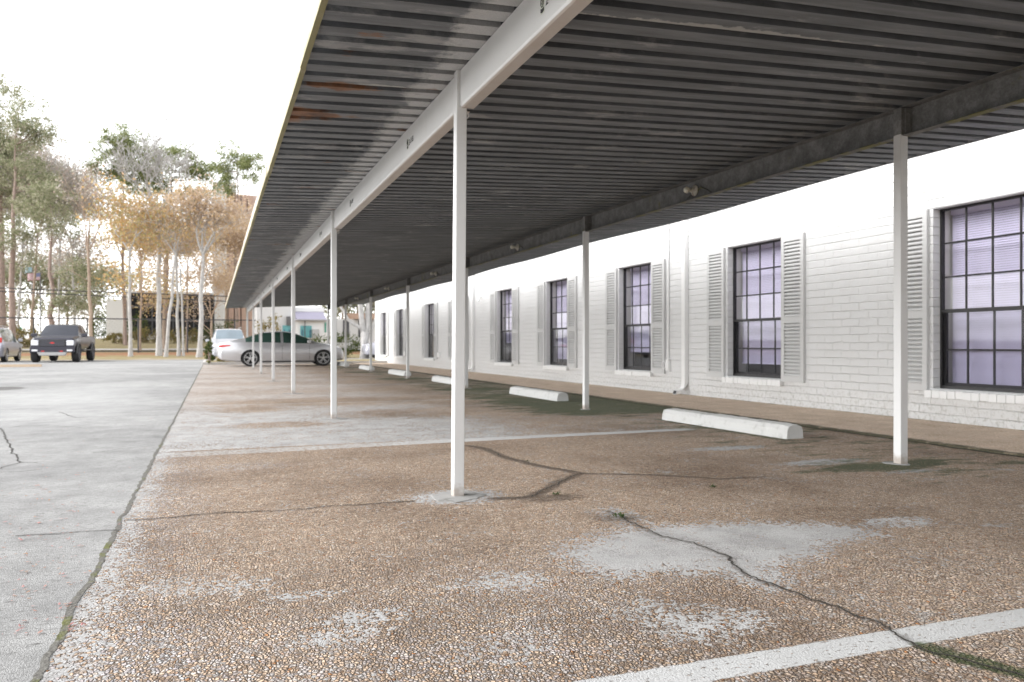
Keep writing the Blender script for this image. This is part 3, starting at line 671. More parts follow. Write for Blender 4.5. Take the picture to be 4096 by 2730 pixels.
# rear beam: channel open towards the lot, with splice plates at the posts
for i in range(len(ends) - 1):
    ya, yb = ends[i] + (.004 if i else 0), ends[i + 1] - .004
    if yb - ya < .05: continue
    b = MB(); channel(b, 4.855, -1, 2.435, zr(4.855) - .003, ya, yb, .085)
    wbuild(b, 'rear_beam', MT['dsteel'], carport)
for y in PYR:
    b = MB(); b.box((4.785, y - .05, 2.442), (4.848, y - .042, 2.64)); b.box((4.785, y + .042, 2.442), (4.848, y + .05, 2.64)); b.box((4.76, y - .036, 2.4405), (4.83, y + .036, 2.642))
    wbuild(b, 'splice_plate', MT['dsteel'], carport)
for y in PY[1:]:                               # small pipe clip behind the front posts
    b = MB(); b.tube([(1.40 + .015 * math.cos(t), y + .01, 2.245 + .015 * math.sin(t)) for t in np.linspace(-2.0, 1.6, 12)], .004, 6)
    wbuild(b, 'beam_clip', MT['wsteel'], carport)

# lamps on the rear beam
pc = simple('old_white_porcelain', (.74, .72, .62), .35, 0, .1, 20); rustm = M('rust_spotted_porcelain')
nn_ = rustm.noise(26, 5, rough=.7); rustm.pbr(rustm.mix(rustm.step(nn_, .56, .62), (.60, .57, .50), (.22, .07, .03)), .4)
lampL = ['white porcelain bulb holder on the dark beam nearest the camera', 'porcelain bulb holder on the beam, next one along after the nearest', 'porcelain bulb holder above the third bay of the rear beam', 'porcelain bulb holder above the fourth bay, small in the distance', 'porcelain bulb holder above the fifth bay, far down the rear beam', 'farthest porcelain bulb holder near the end of the rear beam']
lp = None
for k in range(6):
    y = 7.33 + 5.33 * k
    if lp is None:
        lp = empty('bulb_holder'); prof = [(0, .0), (.058, .0), (.062, .008), (.055, .016), (.034, .026), (.026, .045), (.025, .055)]
        def lathe(prof, n=20): return [[(-d, r * math.cos(2 * math.pi * j / n), r * math.sin(2 * math.pi * j / n)) for j in range(n)] for r, d in [(max(r, .0005), d) for r, d in prof]]
        b = MB(); b.loft(lathe(prof)); b.build('holder', rustm.mat, lp, smooth=True)
        b = MB(); b.loft(lathe([(.014, .05), (.016, .06), (.030, .085), (.034, .105), (.030, .124), (.016, .137), (.001, .141)])); b.build('bulb', pc, lp, smooth=True)
        b = MB(); b.tube([(-.004, -.06, -.01), (-.012, -.12, .01), (-.008, -.20, -.02), (.0, -.30, -.075)], .007, 6); b.tube([(-.004, .06, -.02), (-.012, .12, -.06), (.0, .2, -.085)], .007, 6); b.build('cable', MT['dsteel'], lp)
        q = lp
    else: q = copy_tree(lp)
    q.location = (4.848, y, 2.545); tag(q, lampL[k], 'light fixture', 'bulb holders along the rear beam')

# ================================================================== WHEEL STOPS
def wheel_stop_mesh():
    prof = [(-.105, 0), (-.098, .085), (-.078, .125), (-.03, .137), (.03, .137), (.078, .125), (.098, .085), (.105, 0)]
    rings = []
    for j, yy in enumerate(np.linspace(-1.05, 1.05, 30)):
        s_ = 1.0; zc = 1.0
        if j in (0, 29): s_, zc = .93, .93
        rings.append([(x * s_ + random.uniform(-.003, .003), yy + random.uniform(-.004, .004), max(0, z * zc + (random.uniform(-.003, .003) if z > 0 else 0))) for x, z in prof])
    return MB().loft(rings)
wl = ['chalky white concrete wheel stop in the nearest bay, lower right', 'white wheel stop in the second bay, left of the second rear post', 'white wheel stop partly hidden by the nearest front post', 'white wheel stop beside the fourth rear post', 'white wheel stop by the fifth rear post near the wall end', 'farthest small wheel stop in front of the silver sedan']
ws = None
for k in range(6):
    y = 7.15 + 5.33 * k
    if ws is None: ws = wheel_stop_mesh().build('wheel_stop', MT['stop'], None, smooth=False); q = ws
    else: q = ws.copy(); C.objects.link(q)
    q.location = (5.10 + .03 * math.sin(k * 2.3), y, .001); q.rotation_euler = (0, 0, R([2.0, .5, 0, .8, -.5, .3][k])); tag(q, wl[k], 'wheel stop', 'white wheel stops along the bays')

# ================================================================== OFFICE BUILDING
XW = 7.68; YB = 40.35; ZT = 3.7
office = empty('brick_office', (XW, 16, 0), 0, 'long low office building of white painted brick with black windows and louvred shutters', 'building')
WL = [2.95, 6.82, 10.70, 14.34, 18.10, 21.75, 26.25, 30.0, 35.15, 38.75]; WW = 1.28; WZ0, WZ1 = .385, 2.435; RV = .105
b = MB(); zb = [-.05, WZ0, WZ1, ZT]
def wq(ya, yb, za, zb_): b.quadface([(XW, yb, za), (XW, ya, za), (XW, ya, zb_), (XW, yb, zb_)])
cuts = [-8]
for yl in WL: cuts += [yl - WW, yl]
cuts.append(YB)
for i in range(len(cuts) - 1):
    wq(cuts[i], cuts[i + 1], zb[0], zb[1]); wq(cuts[i], cuts[i + 1], zb[2], zb[3])
    if i % 2 == 0: wq(cuts[i], cuts[i + 1], zb[1], zb[2])
for yl in WL:
    y0, y1 = yl - WW, yl; x1 = XW + RV + .06
    b.quadface([(XW, y1, WZ0), (XW, y1, WZ1), (x1, y1, WZ1), (x1, y1, WZ0)]); b.quadface([(XW, y0, WZ1), (XW, y0, WZ0), (x1, y0, WZ0), (x1, y0, WZ1)])
    b.quadface([(XW, y0, WZ1), (x1, y0, WZ1), (x1, y1, WZ1), (XW, y1, WZ1)]); b.quadface([(XW, y0, WZ0), (XW, y1, WZ0), (x1, y1, WZ0), (x1, y0, WZ0)])
b.quadface([(XW, YB, -.05), (XW, YB, ZT), (20, YB, ZT), (20, YB, -.05)]); b.quadface([(XW, -8, -.05), (20, -8, -.05), (20, -8, ZT), (XW, -8, ZT)]); b.quadface([(20, -8, -.05), (20, YB, -.05), (20, YB, ZT), (20, -8, ZT)])
wbuild(b, 'wall', MT['brick'], office)
b = MB(); b.box((XW - .02, -8.02, ZT + .002), (20.02, YB + .02, ZT + .12)); wbuild(b, 'roof', MT['trimw'], office)
b = MB(); b.box((XW - .035, -8.03, ZT - .12), (XW - .002, YB + .03, ZT + .001)); wbuild(b, 'gutter', MT['trimw'], office)
b = MB(); b.box((XW + .75, -7.9, 0), (XW + .8, YB - .1, ZT - .1)); wbuild(b, 'room_gloom_sheet', MT['room'], office)  # dark sheet behind the windows; the unlit interior's shade is its colour
# window (origin at lower near corner on the wall face)
def window():
    b = MB(); f = .024; d0, d1 = RV, RV + .05; z0, z1 = WZ0, WZ1; zm = 1.27
    b.box((d0, 0, z0), (d1, f, z1)); b.box((d0, WW - f, z0), (d1, WW, z1)); b.box((d0, f, z1 - f), (d1, WW - f, z1)); b.box((d0, f, z0), (d1, WW - f, z0 + f + .015))
    b.box((d0 + .004, f, zm - .02), (d0 + .058, WW - f, zm + .02))
    x0, x1 = d0 + .018, d0 + .034
    for i in (1, 2, 3): yv = WW * i / 4; b.box((x0, yv - .009, zm + .02), (x1, yv + .009, z1 - f))
    for zv in (1.655, 2.04): b.box((x0 + .002, f, zv - .009), (x1 - .002, WW - f, zv + .009))
    x0, x1 = d0 + .038, d0 + .062                                  # lower sash sits further in
    b.box((x0, f, z0 + f + .015), (x1, f + .035, zm - .02)); b.box((x0, WW - f - .035, z0 + f + .015), (x1, WW - f, zm - .02)); b.box((x0 + .002, f + .035, z0 + f + .015), (x1 - .002, WW - f - .035, z0 + f + .05))
    for i in (1, 2, 3): yv = WW * i / 4; b.box((x0 + .004, yv - .010, z0 + f + .05), (x1 - .004, yv + .010, zm - .02))
    b.box((x0 + .006, f + .035, .83 - .010), (x1 - .006, WW - f - .035, .83 + .010))
    wo_ = b.build('window', MT['frame'], office)
    b = MB()
    for (x_, ya, yb, za, zc) in ((d0 + .026, f, WW - f, zm + .02, z1 - f), (d0 + .050, f + .03, WW - f - .03, z0 + f + .045, zm - .02)): b.quadface([(x_, yb, za), (x_, ya, za), (x_, ya, zc), (x_, yb, zc)])
    b.build('pane', MT['glass'], wo_)
    b = MB(); x_ = d0 + .012; b.quadface([(x_, WW - f, z0 + f + .016), (x_, f, z0 + f + .016), (x_, f, zm - .021), (x_, WW - f, zm - .021)]); b.build('insect_screen', MT['screen'], wo_)
    # jamb lining
    b = MB(); q0, q1 = d1 + .012, d1 + .20
    for (ya, yb) in ((-.03, .002), (WW - .002, WW + .03)): b.box((q0, ya, z0 - .02), (q1, yb, z1 + .02))
    b.box((q0, .003, z1 - .002), (q1, WW - .003, z1 + .02)); b.box((q0, .003, z0 - .02), (q1, WW - .003, z0 + .002)); b.build('lining', MT['curtain'], wo_)
    # brick sill, one brick on edge after another
    b = MB(); ys_ = np.linspace(-.06, WW + .06, 15)
    for i in range(14):
        j = random.uniform(-.004, .004); b.loft([[(-.065 + j, ya, .29 + j), (.10, ya, .31), (.10, ya, WZ0 + .004), (-.065 + j, ya, WZ0 - .014 + j)] for ya in (ys_[i] + .003, ys_[i + 1] - .003)])
    b.box((-.055, -.055, .296), (.095, WW + .055, WZ0 - .018)); b.build('brick_sill', MT['trimw'], wo_)
    return wo_
def blind(parent, zlow, stacked=False):
    V = []; F = []; x = RV + .16; z = WZ1 - .06; j = 0
    while z > zlow:
        dz, dx = (.013, .007); q = len(V)
        V += [(x - dx, .03, z - dz), (x - dx, WW - .03, z - dz), (x, WW - .03, z + .001), (x, .03, z + .001), (x + dx, .03, z + dz), (x + dx, WW - .03, z + dz)]
        F += [(q, q + 3, q + 2, q + 1), (q + 3, q + 4, q + 5, q + 2)]; z -= .0262
    b = MB(); b.v = V; b.f = F; b.m = [0] * len(F); b.box((x - .02, .02, WZ1 - .06), (x + .02, WW - .02, WZ1 - .005)); b.box((x - .012, .03, zlow - .012), (x + .012, WW - .03, zlow + .006))
    return b.build('blind', MT['blind'], parent)
w0 = window()
lows = [.42, .44, .60, .75, .55, .95, .9, 1.22, 1.25, 1.18]
shut0 = None
def shutter():
    b = MB(); sw = .46; x0, x1 = -.042, -.004; zb_, zt_ = .36, 2.44; st = .062
    b.box((x0, 0, zb_), (x1, st, zt_)); b.box((x0, sw - st, zb_), (x1, sw, zt_)); b.box((x0, st, zt_ - .085), (x1, sw - st, zt_)); b.box((x0, st, zb_), (x1, sw - st, zb_ + .08)); b.box((x0, st, 1.195), (x1, sw - st, 1.28))
    for za, zc in ((zb_ + .08, 1.195), (1.28, zt_ - .085)):
        n = int(round((zc - za) / .0515)); p = (zc - za) / n
        for i in range(n):
            z = za + p * i
            b.loft([[(x0 + .004, y_, z + .004), (x1 - .004, y_, z + p * .86), (x1 - .0045, y_, z + p * 1.02), (x0 + .002, y_, z + .018)] for y_ in (st, sw - st)])
    b.box((x1 - .0035, st, zb_ + .08), (x1 - .001, sw - st, zt_ - .085))
    return b.build('shutter', MT['shut'], office)
ol = Vector(office.location)
for i, yl in enumerate(WL):
    if i == 0: wi = w0
    else:
        wi = w0.copy(); C.objects.link(wi); wi.parent = office
        for ch in w0.children:
            if ch.name.startswith('blind'): continue
            c_ = ch.copy(); C.objects.link(c_); c_.parent = wi
    wi.location = Vector((XW, yl - WW, 0)) - ol
    for yb_ in (yl + .05, yl - WW - .51):
        if shut0 is None: shut0 = shutter(); s_ = shut0
        else: s_ = shut0.copy(); C.objects.link(s_); s_.parent = office
        s_.location = Vector((XW, yb_, 0)) - ol
for i, wi in enumerate([o for o in office.children if o.name.startswith('window')]): blind(wi, lows[i])
# downspouts with an elbow kicking out at the foot, conduit with box
for yc in (11.87, 23.9, -2):
    b = MB()
    def rect(cx, cz, ax): return None
    path = [(7.640, ZT - .12, 0), (7.640, .26, 0), (7.632, .20, .35), (7.60, .13, .8), (7.53, .085, 1.15), (7.44, .065, 1.25)]
    rings = []
    for (x, z, t) in path:
        hx, hz = .036 * math.cos(t), .036 * math.sin(t)
        rings.append([(x - hx, yc - .052, z - hz), (x - hx, yc + .052, z - hz), (x + hx, yc + .052, z + hz), (x + hx, yc - .052, z + hz)])
    b.loft(rings); wbuild(b, 'downspout', MT['trimw'], office)
    b = MB(); x, z, t = path[-1]; hx, hz = .030 * math.cos(t), .030 * math.sin(t); b.quadface([(x - hx - .003, yc - .045, z - hz + .004), (x - hx - .003, yc + .045, z - hz + .004), (x + hx - .003, yc + .045, z + hz + .004), (x + hx - .003, yc - .045, z + hz + .004)]); wbuild(b, 'spout_mouth', MT['blackp'], office)
b = MB(); b.tube([(7.655, 12.43, ZT - .12), (7.655, 12.43, .62)], .016, 8); b.box((7.625, 12.385, .42), (7.678, 12.475, .62)); b.box((7.64, 12.375, .40), (7.678, 12.385, .45)); b.tube([(7.62, 12.47 + .07 * (1 + math.cos(t)) * .9, .52 + .07 * math.sin(t)) for t in np.linspace(0, 6.28, 16)], .006, 6); wbuild(b, 'conduit', MT['trimw'], office)
b = MB(); b.tube([(7.675, 23.1, 2.31), (7.60, 23.1, 2.34), (7.55, 23.05, 2.30), (7.53, 23.02, 2.25)], .016, 6); b.loft([[(7.53 + .05 * s * math.cos(t), 23.02 + .05 * s * math.sin(t), z) for t in np.linspace(0, 2 * math.pi, 12, endpoint=False)] for s, z in ((.4, 2.27), (1, 2.21), (1, 2.19))]); wbuild(b, 'wall_lamp', MT['trimw'], office)
for yv in (33.4, 27.9): b = MB(); b.box((7.62, yv, .42), (7.678, yv + .24, .60)); wbuild(b, 'wall_vent', MT['trimw'], office, bevel=.01)

# ================================================================== VEHICLES  (local: nose towards +x, y to the left, wheels on z = 0)
def car_body(st, glass_side, glass_top, arches, r_arch, w_half, mats_n=3):
    # st: stations (x, zb, zs, zt, w, wt); returns {material index: mesh}: 0 body, 1 glass, 2 arch liner
    rings = []
    for (x, zb, zs, zt, w, wt) in st:
        half = [(0.0, zb), (.84 * w, zb), (.95 * w, zb + .05), (w, zb + .40 * (zs - zb)), (.995 * w, zb + .72 * (zs - zb)), (.955 * w, zs), (wt, zt - max(.02, .10 * (zt - zs))), (wt * .86, zt - .012), (0.0, zt)]
        ring = [(x, -y, z) for y, z in half] + [(x, y, z) for y, z in reversed(half[1:-1])]
        rings.append(ring)
    k = len(rings[0]); V = [p for r in rings for p in r]; F = []; MI = []
    for i in range(len(rings) - 1):
        xm = (st[i][0] + st[i + 1][0]) / 2
        for j in range(k):
            F.append((i * k + j, (i + 1) * k + j, (i + 1) * k + (j + 1) % k, i * k + (j + 1) % k))
            mi = 0
            if j in (5, 10) and any(a <= xm <= b for a, b in glass_side): mi = 1
            if j in (7, 8) and any(a <= xm <= b for a, b in glass_top): mi = 1
            if j in (6, 9) and any(a <= xm <= b for a, b in glass_top): mi = 1
            MI.append(mi)
    F.append(tuple(range(k))); MI.append(0); F.append(tuple(reversed(range((len(rings) - 1) * k, len(rings) * k)))); MI.append(0)
    me = bpy.data.meshes.new('body'); me.from_pydata(V, [], F); me.polygons.foreach_set('material_index', MI)
    bm = bmesh.new(); bm.from_mesh(me); bmesh.ops.recalc_face_normals(bm, faces=bm.faces); bm.to_mesh(me); bm.free()
    for i in range(mats_n): me.materials.append(MT['black'])
    ob = bpy.data.objects.new('tmp', me); C.objects.link(ob); cuts_ = []
    for xa in arches:
        for s in (-1, 1):
            mb = MB(); ya, yb = s * (w_half - .30), s * (w_half + .3)
            mb.loft([[(xa + r_arch * math.cos(t), y_, r_arch * .98 * math.sin(t) + .33 * 1.0) for t in np.linspace(0, 2 * math.pi, 28, endpoint=False)] for y_ in (min(ya, yb), max(ya, yb))], mi=2)
            cm = mb.mesh('cut')
            for i in range(mats_n): cm.materials.append(MT['black'])
            bm = bmesh.new(); bm.from_mesh(cm); bmesh.ops.recalc_face_normals(bm, faces=bm.faces); bm.to_mesh(cm); bm.free()
            co_ = bpy.data.objects.new('cut', cm); C.objects.link(co_); cuts_.append(co_)
            m_ = ob.modifiers.new('b', 'BOOLEAN'); m_.operation = 'DIFFERENCE'; m_.object = co_; m_.solver = 'EXACT'
    dg = bpy.context.evaluated_depsgraph_get(); em = bpy.data.meshes.new_from_object(ob.evaluated_get(dg))
    for q in cuts_ + [ob]: bpy.data.objects.remove(q)
    out = {}
    for mi in range(mats_n):
        bm = bmesh.new(); bm.from_mesh(em); bmesh.ops.delete(bm, geom=[f for f in bm.faces if f.material_index != mi], context='FACES')
        if bm.faces:
            n = bpy.data.meshes.new('part'); bm.to_mesh(n); n.materials.clear()
            for p in n.polygons: p.material_index = 0
            out[mi] = n
        bm.free()
    return out
def auto_smooth(me, ang=32):
    bm = bmesh.new(); bm.from_mesh(me)
    for f in bm.faces: f.smooth = True
    for e in bm.edges:
        e.smooth = not (len(e.link_faces) == 2 and e.calc_face_angle(0) > R(ang))
    bm.to_mesh(me); bm.free()
def wheel(parent, x, y, r, wd, spokes=10, rim=.74, side=1, mat=None):
    def lathe(prof, n=36): return [[(rr * math.cos(2 * math.pi * j / n), yy, rr * math.sin(2 * math.pi * j / n)) for j in range(n)] for rr, yy in prof]
    h = wd / 2
    b = MB(); b.loft(lathe([(r * rim, -h * .8), (r * .93, -h), (r, -h * .7), (r, h * .7), (r * .93, h), (r * rim, h * .8)]), True, False)
    b.loft(lathe([(r * rim, h * .8), (r * rim * .98, h * .2), (.01, h * .2)]), True, True)
    t = b.build('wheel', MT['black'], parent, (x, y, r), smooth=True)
    auto_smooth(t.data, 40)
    b = MB(); rr = r * rim
    b.loft(lathe([(rr * 1.0, side * h * .72), (rr * 1.0, side * h * .95), (rr * .93, side * h * .95), (rr * .91, side * h * .6)]), True, False)
    for i in range(spokes):
        a = 2 * math.pi * (i // 2 * 2) / spokes + (.16 if i % 2 else -.16) + .3; wv = rr * .055
        ca, sa = math.cos(a), math.sin(a)
        b.loft([[(q * ca - s * wv * (1.0 if q > rr * .5 else .8) * sa, side * yy, q * sa + s * wv * ca) for s, yy in ((-1, h * .45), (-1, h * .82), (1, h * .82), (1, h * .45))] for q in (rr * .15, rr * .93)])
    b.loft(lathe([(rr * .22, side * h * .4), (rr * .22, side * h * .86), (rr * .12, side * h * .9), (.003, side * h * .9)], 16), True, False)
    q = b.build('rim', mat or MT['alloy'], t); return t
def parts_from(out, root, paint, glass, lining=True):
    bo = link_mesh('body', out[0], paint, root); auto_smooth(out[0], 24)
    if 1 in out: auto_smooth(out[1], 30); link_mesh('windows', out[1], glass, root)
    if 2 in out: link_mesh('wheel_arch', out[2], MT['black'], bo)
    return bo
def slab(name, pts_yz, x0, x1, mat, parent):          # plate in the y-z plane
    b = MB(); b.loft([[(x, y, z) for y, z in pts_yz] for x in (x0, x1)]); return b.build(name, mat, parent)
def rbox(name, a, b_, mat, parent, bev=.015):
    b = MB(); b.box(a, b_); return b.build(name, mat, parent, bevel=bev)

# ---- silver sedan, side on, nose to the building
sx0 = .22
sedan = empty('sedan', (sx0 + 2.43, 34.68, 0), 0, 'silver four door sedan parked side on beyond the last posts', 'car')
st = [(-2.43, .42, .70, .76, .55, .44), (-2.40, .36, .84, .93, .70, .58), (-2.28, .27, .93, .995, .82, .68), (-2.0, .22, .97, 1.04, .875, .72), (-1.72, .19, .985, 1.09, .905, .70),
      (-1.40, .18, .985, 1.16, .91, .66), (-1.20, .18, .985, 1.25, .91, .62), (-.90, .18, .98, 1.355, .91, .585), (-.84, .18, .98, 1.372, .91, .58), (-.70, .18, .975, 1.405, .91, .575), (-.30, .18, .965, 1.445, .91, .58), (-.08, .18, .96, 1.45, .91, .58), (.02, .18, .955, 1.448, .91, .58),
      (.35, .18, .95, 1.415, .91, .58), (.60, .18, .945, 1.335, .91, .60), (.95, .18, .935, 1.175, .91, .65), (1.10, .18, .93, 1.10, .91, .68), (1.28, .18, .92, 1.01, .91, .74), (1.42, .19, .90, .975, .905, .76), (1.85, .21, .85, .915, .89, .74), (2.15, .22, .79, .845, .85, .68), (2.30, .23, .72, .765, .78, .60), (2.39, .25, .62, .67, .66, .50), (2.43, .30, .52, .56, .50, .38)]
out = car_body(st, [(-1.36, -.90), (-.84, -.08), (.02, 1.05)], [(-1.70, -.72), (.36, 1.27)], (-1.22, 1.57), .365, .90)
sedan.scale = (1.035, 1.0, 1.0)
bo = parts_from(out, sedan, MT['silver'], MT['carglass'])
for x in (-1.22, 1.57):
    for s in (-1, 1): wheel(sedan, x, s * .79, .33, .21, 10, .74, s)
for s in (-1, 1):
    b = MB(); b.loft([[(-2.35, s * .795, .865), (-2.33, s * .825, .765), (-1.93, s * .905, .845), (-2.0, s * .89, .875)], [(-2.39, s * .72, .865), (-2.37, s * .74, .765), (-1.95, s * .85, .845), (-2.02, s * .84, .875)]]); b.build('taillight', MT['redlamp'], sedan)
    b = MB(); b.loft([[(2.0, s * .885, .74), (2.0, s * .88, .80), (2.30, s * .80, .70), (2.30, s * .80, .62)], [(2.0, s * .80, .74), (2.0, s * .80, .80), (2.34, s * .60, .70), (2.34, s * .60, .62)]]); b.build('headlight', MT['clearlamp'], sedan)
    rbox('mirror', (.93, s * .95 - .10, .95), (1.08, s * .95 + .10, 1.08), MT['silver'], sedan, .03)
    for x in (-.62, .30): rbox('door_handle', (x, s * .918 - .015, .83), (x + .19, s * .918 + .015, .86), MT['silver'], sedan, .006)
    b = MB(); b.box((-.90, s * .912 - .004, .52), (1.02, s * .912 + .004, .535)); b.build('side_crease', MT['lilacsilver'], sedan)
    for xs_ in (-.88, -.03, 1.02):
        b = MB(); b.box((xs_, s * .9125 - .002, .28), (xs_ + .008, s * .9125 + .002, .86)); b.build('door_gap', MT['blackp'], sedan)
    b = MB(); b.box((-.85, s * .86 - .02, .16), (1.2, s * .86 + .02, .20)); b.build('sill', MT['blackp'], sedan)
rbox('number_plate', (-2.445, -.15, .60), (-2.43, .15, .72), MT['trimw'], sedan, .003)
rbox('front_grille', (2.41, -.40, .28), (2.44, .40, .42), MT['blackp'], sedan, .008)

# ---- dark lifted pickup facing the camera
tx, ty = -7.35, 45.6
truck = empty('pickup_truck', (tx, ty + 1.9, 0), R(-92), 'dark charcoal lifted pickup truck with bright skid plate facing the camera', 'pickup truck')
st = [(-2.95, .85, 1.20, 1.28, .90, .80), (-2.9, .72, 1.28, 1.36, .98, .90), (-1.2, .72, 1.29, 1.37, 1.0, .92), (-1.08, .70, 1.29, 1.40, 1.0, .80), (-1.0, .68, 1.29, 1.88, 1.0, .72), (-.75, .66, 1.29, 1.94, 1.0, .74), (0, .66, 1.28, 1.96, 1.0, .76), (.06, .66, 1.28, 1.96, 1.0, .76),
      (.65, .66, 1.28, 1.90, 1.0, .76), (1.02, .66, 1.27, 1.62, 1.0, .82), (1.30, .66, 1.27, 1.36, 1.0, .87), (1.36, .66, 1.26, 1.34, 1.0, .88), (2.2, .66, 1.22, 1.30, 1.0, .86), (2.62, .66, 1.14, 1.24, .98, .84), (2.75, .70, 1.02, 1.14, .95, .80), (2.80, .74, .96, 1.02, .92, .76)]
out = car_body(st, [(-.95, -.06), (.10, 1.25)], [(-1.04, -.9), (.66, 1.30)], (-1.95, 1.95), .47, 1.0)
parts_from(out, truck, MT['charcoal'], simple('mauve_car_glass', (.03, .033, .045), .1, 0, .4, 2, spec=.6))
for x in (-1.95, 1.95):
    for s in (-1, 1): wheel(truck, x, s * .90, .43, .31, 8, .60, s, simple('dark_alloy', (.12, .12, .14), .4, .6))
rbox('grille', (2.795, -.58, .80), (2.83, .58, 1.14), MT['blackp'], truck, .02)
b = MB()
for i in range(4): b.box((2.825, -.52, .84 + i * .07), (2.838, .52, .86 + i * .07))
b.build('grille_bars', simple('dark_chrome', (.10, .10, .13), .3, .6), truck)
b = MB(); b.box((2.838, -.11, .955), (2.848, .11, .985)); b.box((2.838, -.05, .93), (2.847, .05, 1.01)); b.build('badge', MT['redlamp'], truck)
for s in (-1, 1):
    rbox('headlight', (2.72, s * .77 - .16, .84), (2.82, s * .77 + .16, 1.10), MT['clearlamp'], truck, .03)
    rbox('fog_lamp', (2.80, s * .76 - .13, .55), (2.87, s * .76 + .13, .65), MT['clearlamp'], truck, .02)
    rbox('tow_hook', (2.86, s * .40 - .07, .53), (2.90, s * .40 + .07, .58), MT['redlamp'], truck, .01)
    rbox('mirror', (1.15, s * 1.14 - .14, 1.28), (1.30, s * 1.14 + .14, 1.46), MT['charcoal'], truck, .03)
    b = MB()
    for xa in (-1.95, 1.95): b.tube([(xa + .53 * math.cos(t), s * 1.01, .43 + .53 * math.sin(t)) for t in np.linspace(.05, math.pi - .05, 14)], .05, 6)
    b.build('fender_flare', MT['blackp'], truck)
    rbox('running_board', (-1.3, s * .98 - .08, .58), (1.3, s * .98 + .08, .64), MT['blackp'], truck, .02)
rbox('front_bumper', (2.72, -.98, .50), (2.86, .98, .78), MT['charcoal'], truck, .04)
b = MB(); b.loft([[(2.80, -.58, .34), (2.80, -.66, .52), (2.80, .66, .52), (2.80, .58, .34)], [(2.90, -.55, .36), (2.94, -.64, .51), (2.94, .64, .51), (2.90, .55, .36)]]); b.build('skid_plate', simple('bright_skid_plate', (.62, .62, .62), .35, .6), truck)
rbox('chassis', (-2.6, -.50, .48), (2.6, .50, .72), MT['black'], truck, .02)

# ---- pale silver suv at the left edge, tail towards us
SUVST = [(-2.38, .45, .85, .92, .70, .62), (-2.33, .34, .95, 1.05, .84, .74), (-2.26, .28, 1.02, 1.20, .90, .74), (-2.12, .26, 1.03, 1.50, .92, .68), (-1.98, .24, 1.03, 1.70, .93, .66), (-1.9, .24, 1.03, 1.73, .93, .66), (-1.0, .24, 1.03, 1.77, .93, .68), (-.94, .24, 1.03, 1.77, .93, .68), (0, .24, 1.02, 1.77, .93, .68), (.06, .24, 1.02, 1.77, .93, .68),
         (.45, .24, 1.02, 1.73, .93, .68), (.85, .24, 1.01, 1.45, .93, .74), (1.25, .24, 1.0, 1.12, .93, .80), (1.32, .25, .99, 1.08, .93, .80), (2.0, .26, .93, 1.0, .91, .78), (2.28, .28, .84, .90, .84, .70), (2.36, .34, .70, .78, .74, .60), (2.40, .42, .6, .66, .6, .5)]
def make_suv(name, loc, rz, label, cat, paint, glass, lamp=None):
    root = empty(name, loc, rz, label, cat)
    out = car_body(SUVST, [(-1.85, -1.0), (-.94, -.02), (.06, 1.1)], [(-2.24, -1.95), (.46, 1.25)], (-1.42, 1.42), .40, .92)
    parts_from(out, root, paint, glass)
    for x in (-1.42, 1.42):
        for s in (-1, 1): wheel(root, x, s * .80, .36, .22, 10, .76, s)
    for s in (-1, 1):
        rbox('taillight', (-2.36, s * .78 - .10, .98), (-2.22, s * .78 + .12, 1.24), lamp or MT['redlamp'], root, .02)
        rbox('headlight', (2.10, s * .74 - .14, .78), (2.34, s * .74 + .12, .90), MT['clearlamp'], root, .02)
        rbox('mirror', (.92, s * 1.03 - .10, 1.04), (1.06, s * 1.03 + .10, 1.20), paint, root, .03)
        b = MB(); b.tube([(-1.9, s * .62, 1.80), (-1.7, s * .62, 1.83), (.2, s * .62, 1.83), (.4, s * .62, 1.79)], .02, 6); b.build('roof_rail', MT['alloy'], root)
    rbox('rear_bumper', (-2.44, -.82, .42), (-2.30, .82, .70), paint, root, .04)
    rbox('number_plate', (-2.45, -.16, .78), (-2.405, .16, .90), MT['trimw'], root, .003)
    return root
suv = make_suv('suv', (-10.75, 48.3, 0), R(90), 'pale silver estate suv cut by the left edge, tail towards the camera', 'suv', MT['lilacsilver'], MT['carglass'])
whitesuv = make_suv('suv', (.72, 48.1, 0), R(92), 'white suv with wide pale rear window behind the silver sedan', 'suv', MT['whitepaint'], MT['paleglass'], MT['clearlamp'])
grey = make_suv('suv', (11.0, 49.0, 0), R(180), 'grey car mostly hidden behind the far corner of the brick office', 'car', MT['lilacsilver'], MT['carglass'], MT['clearlamp'])

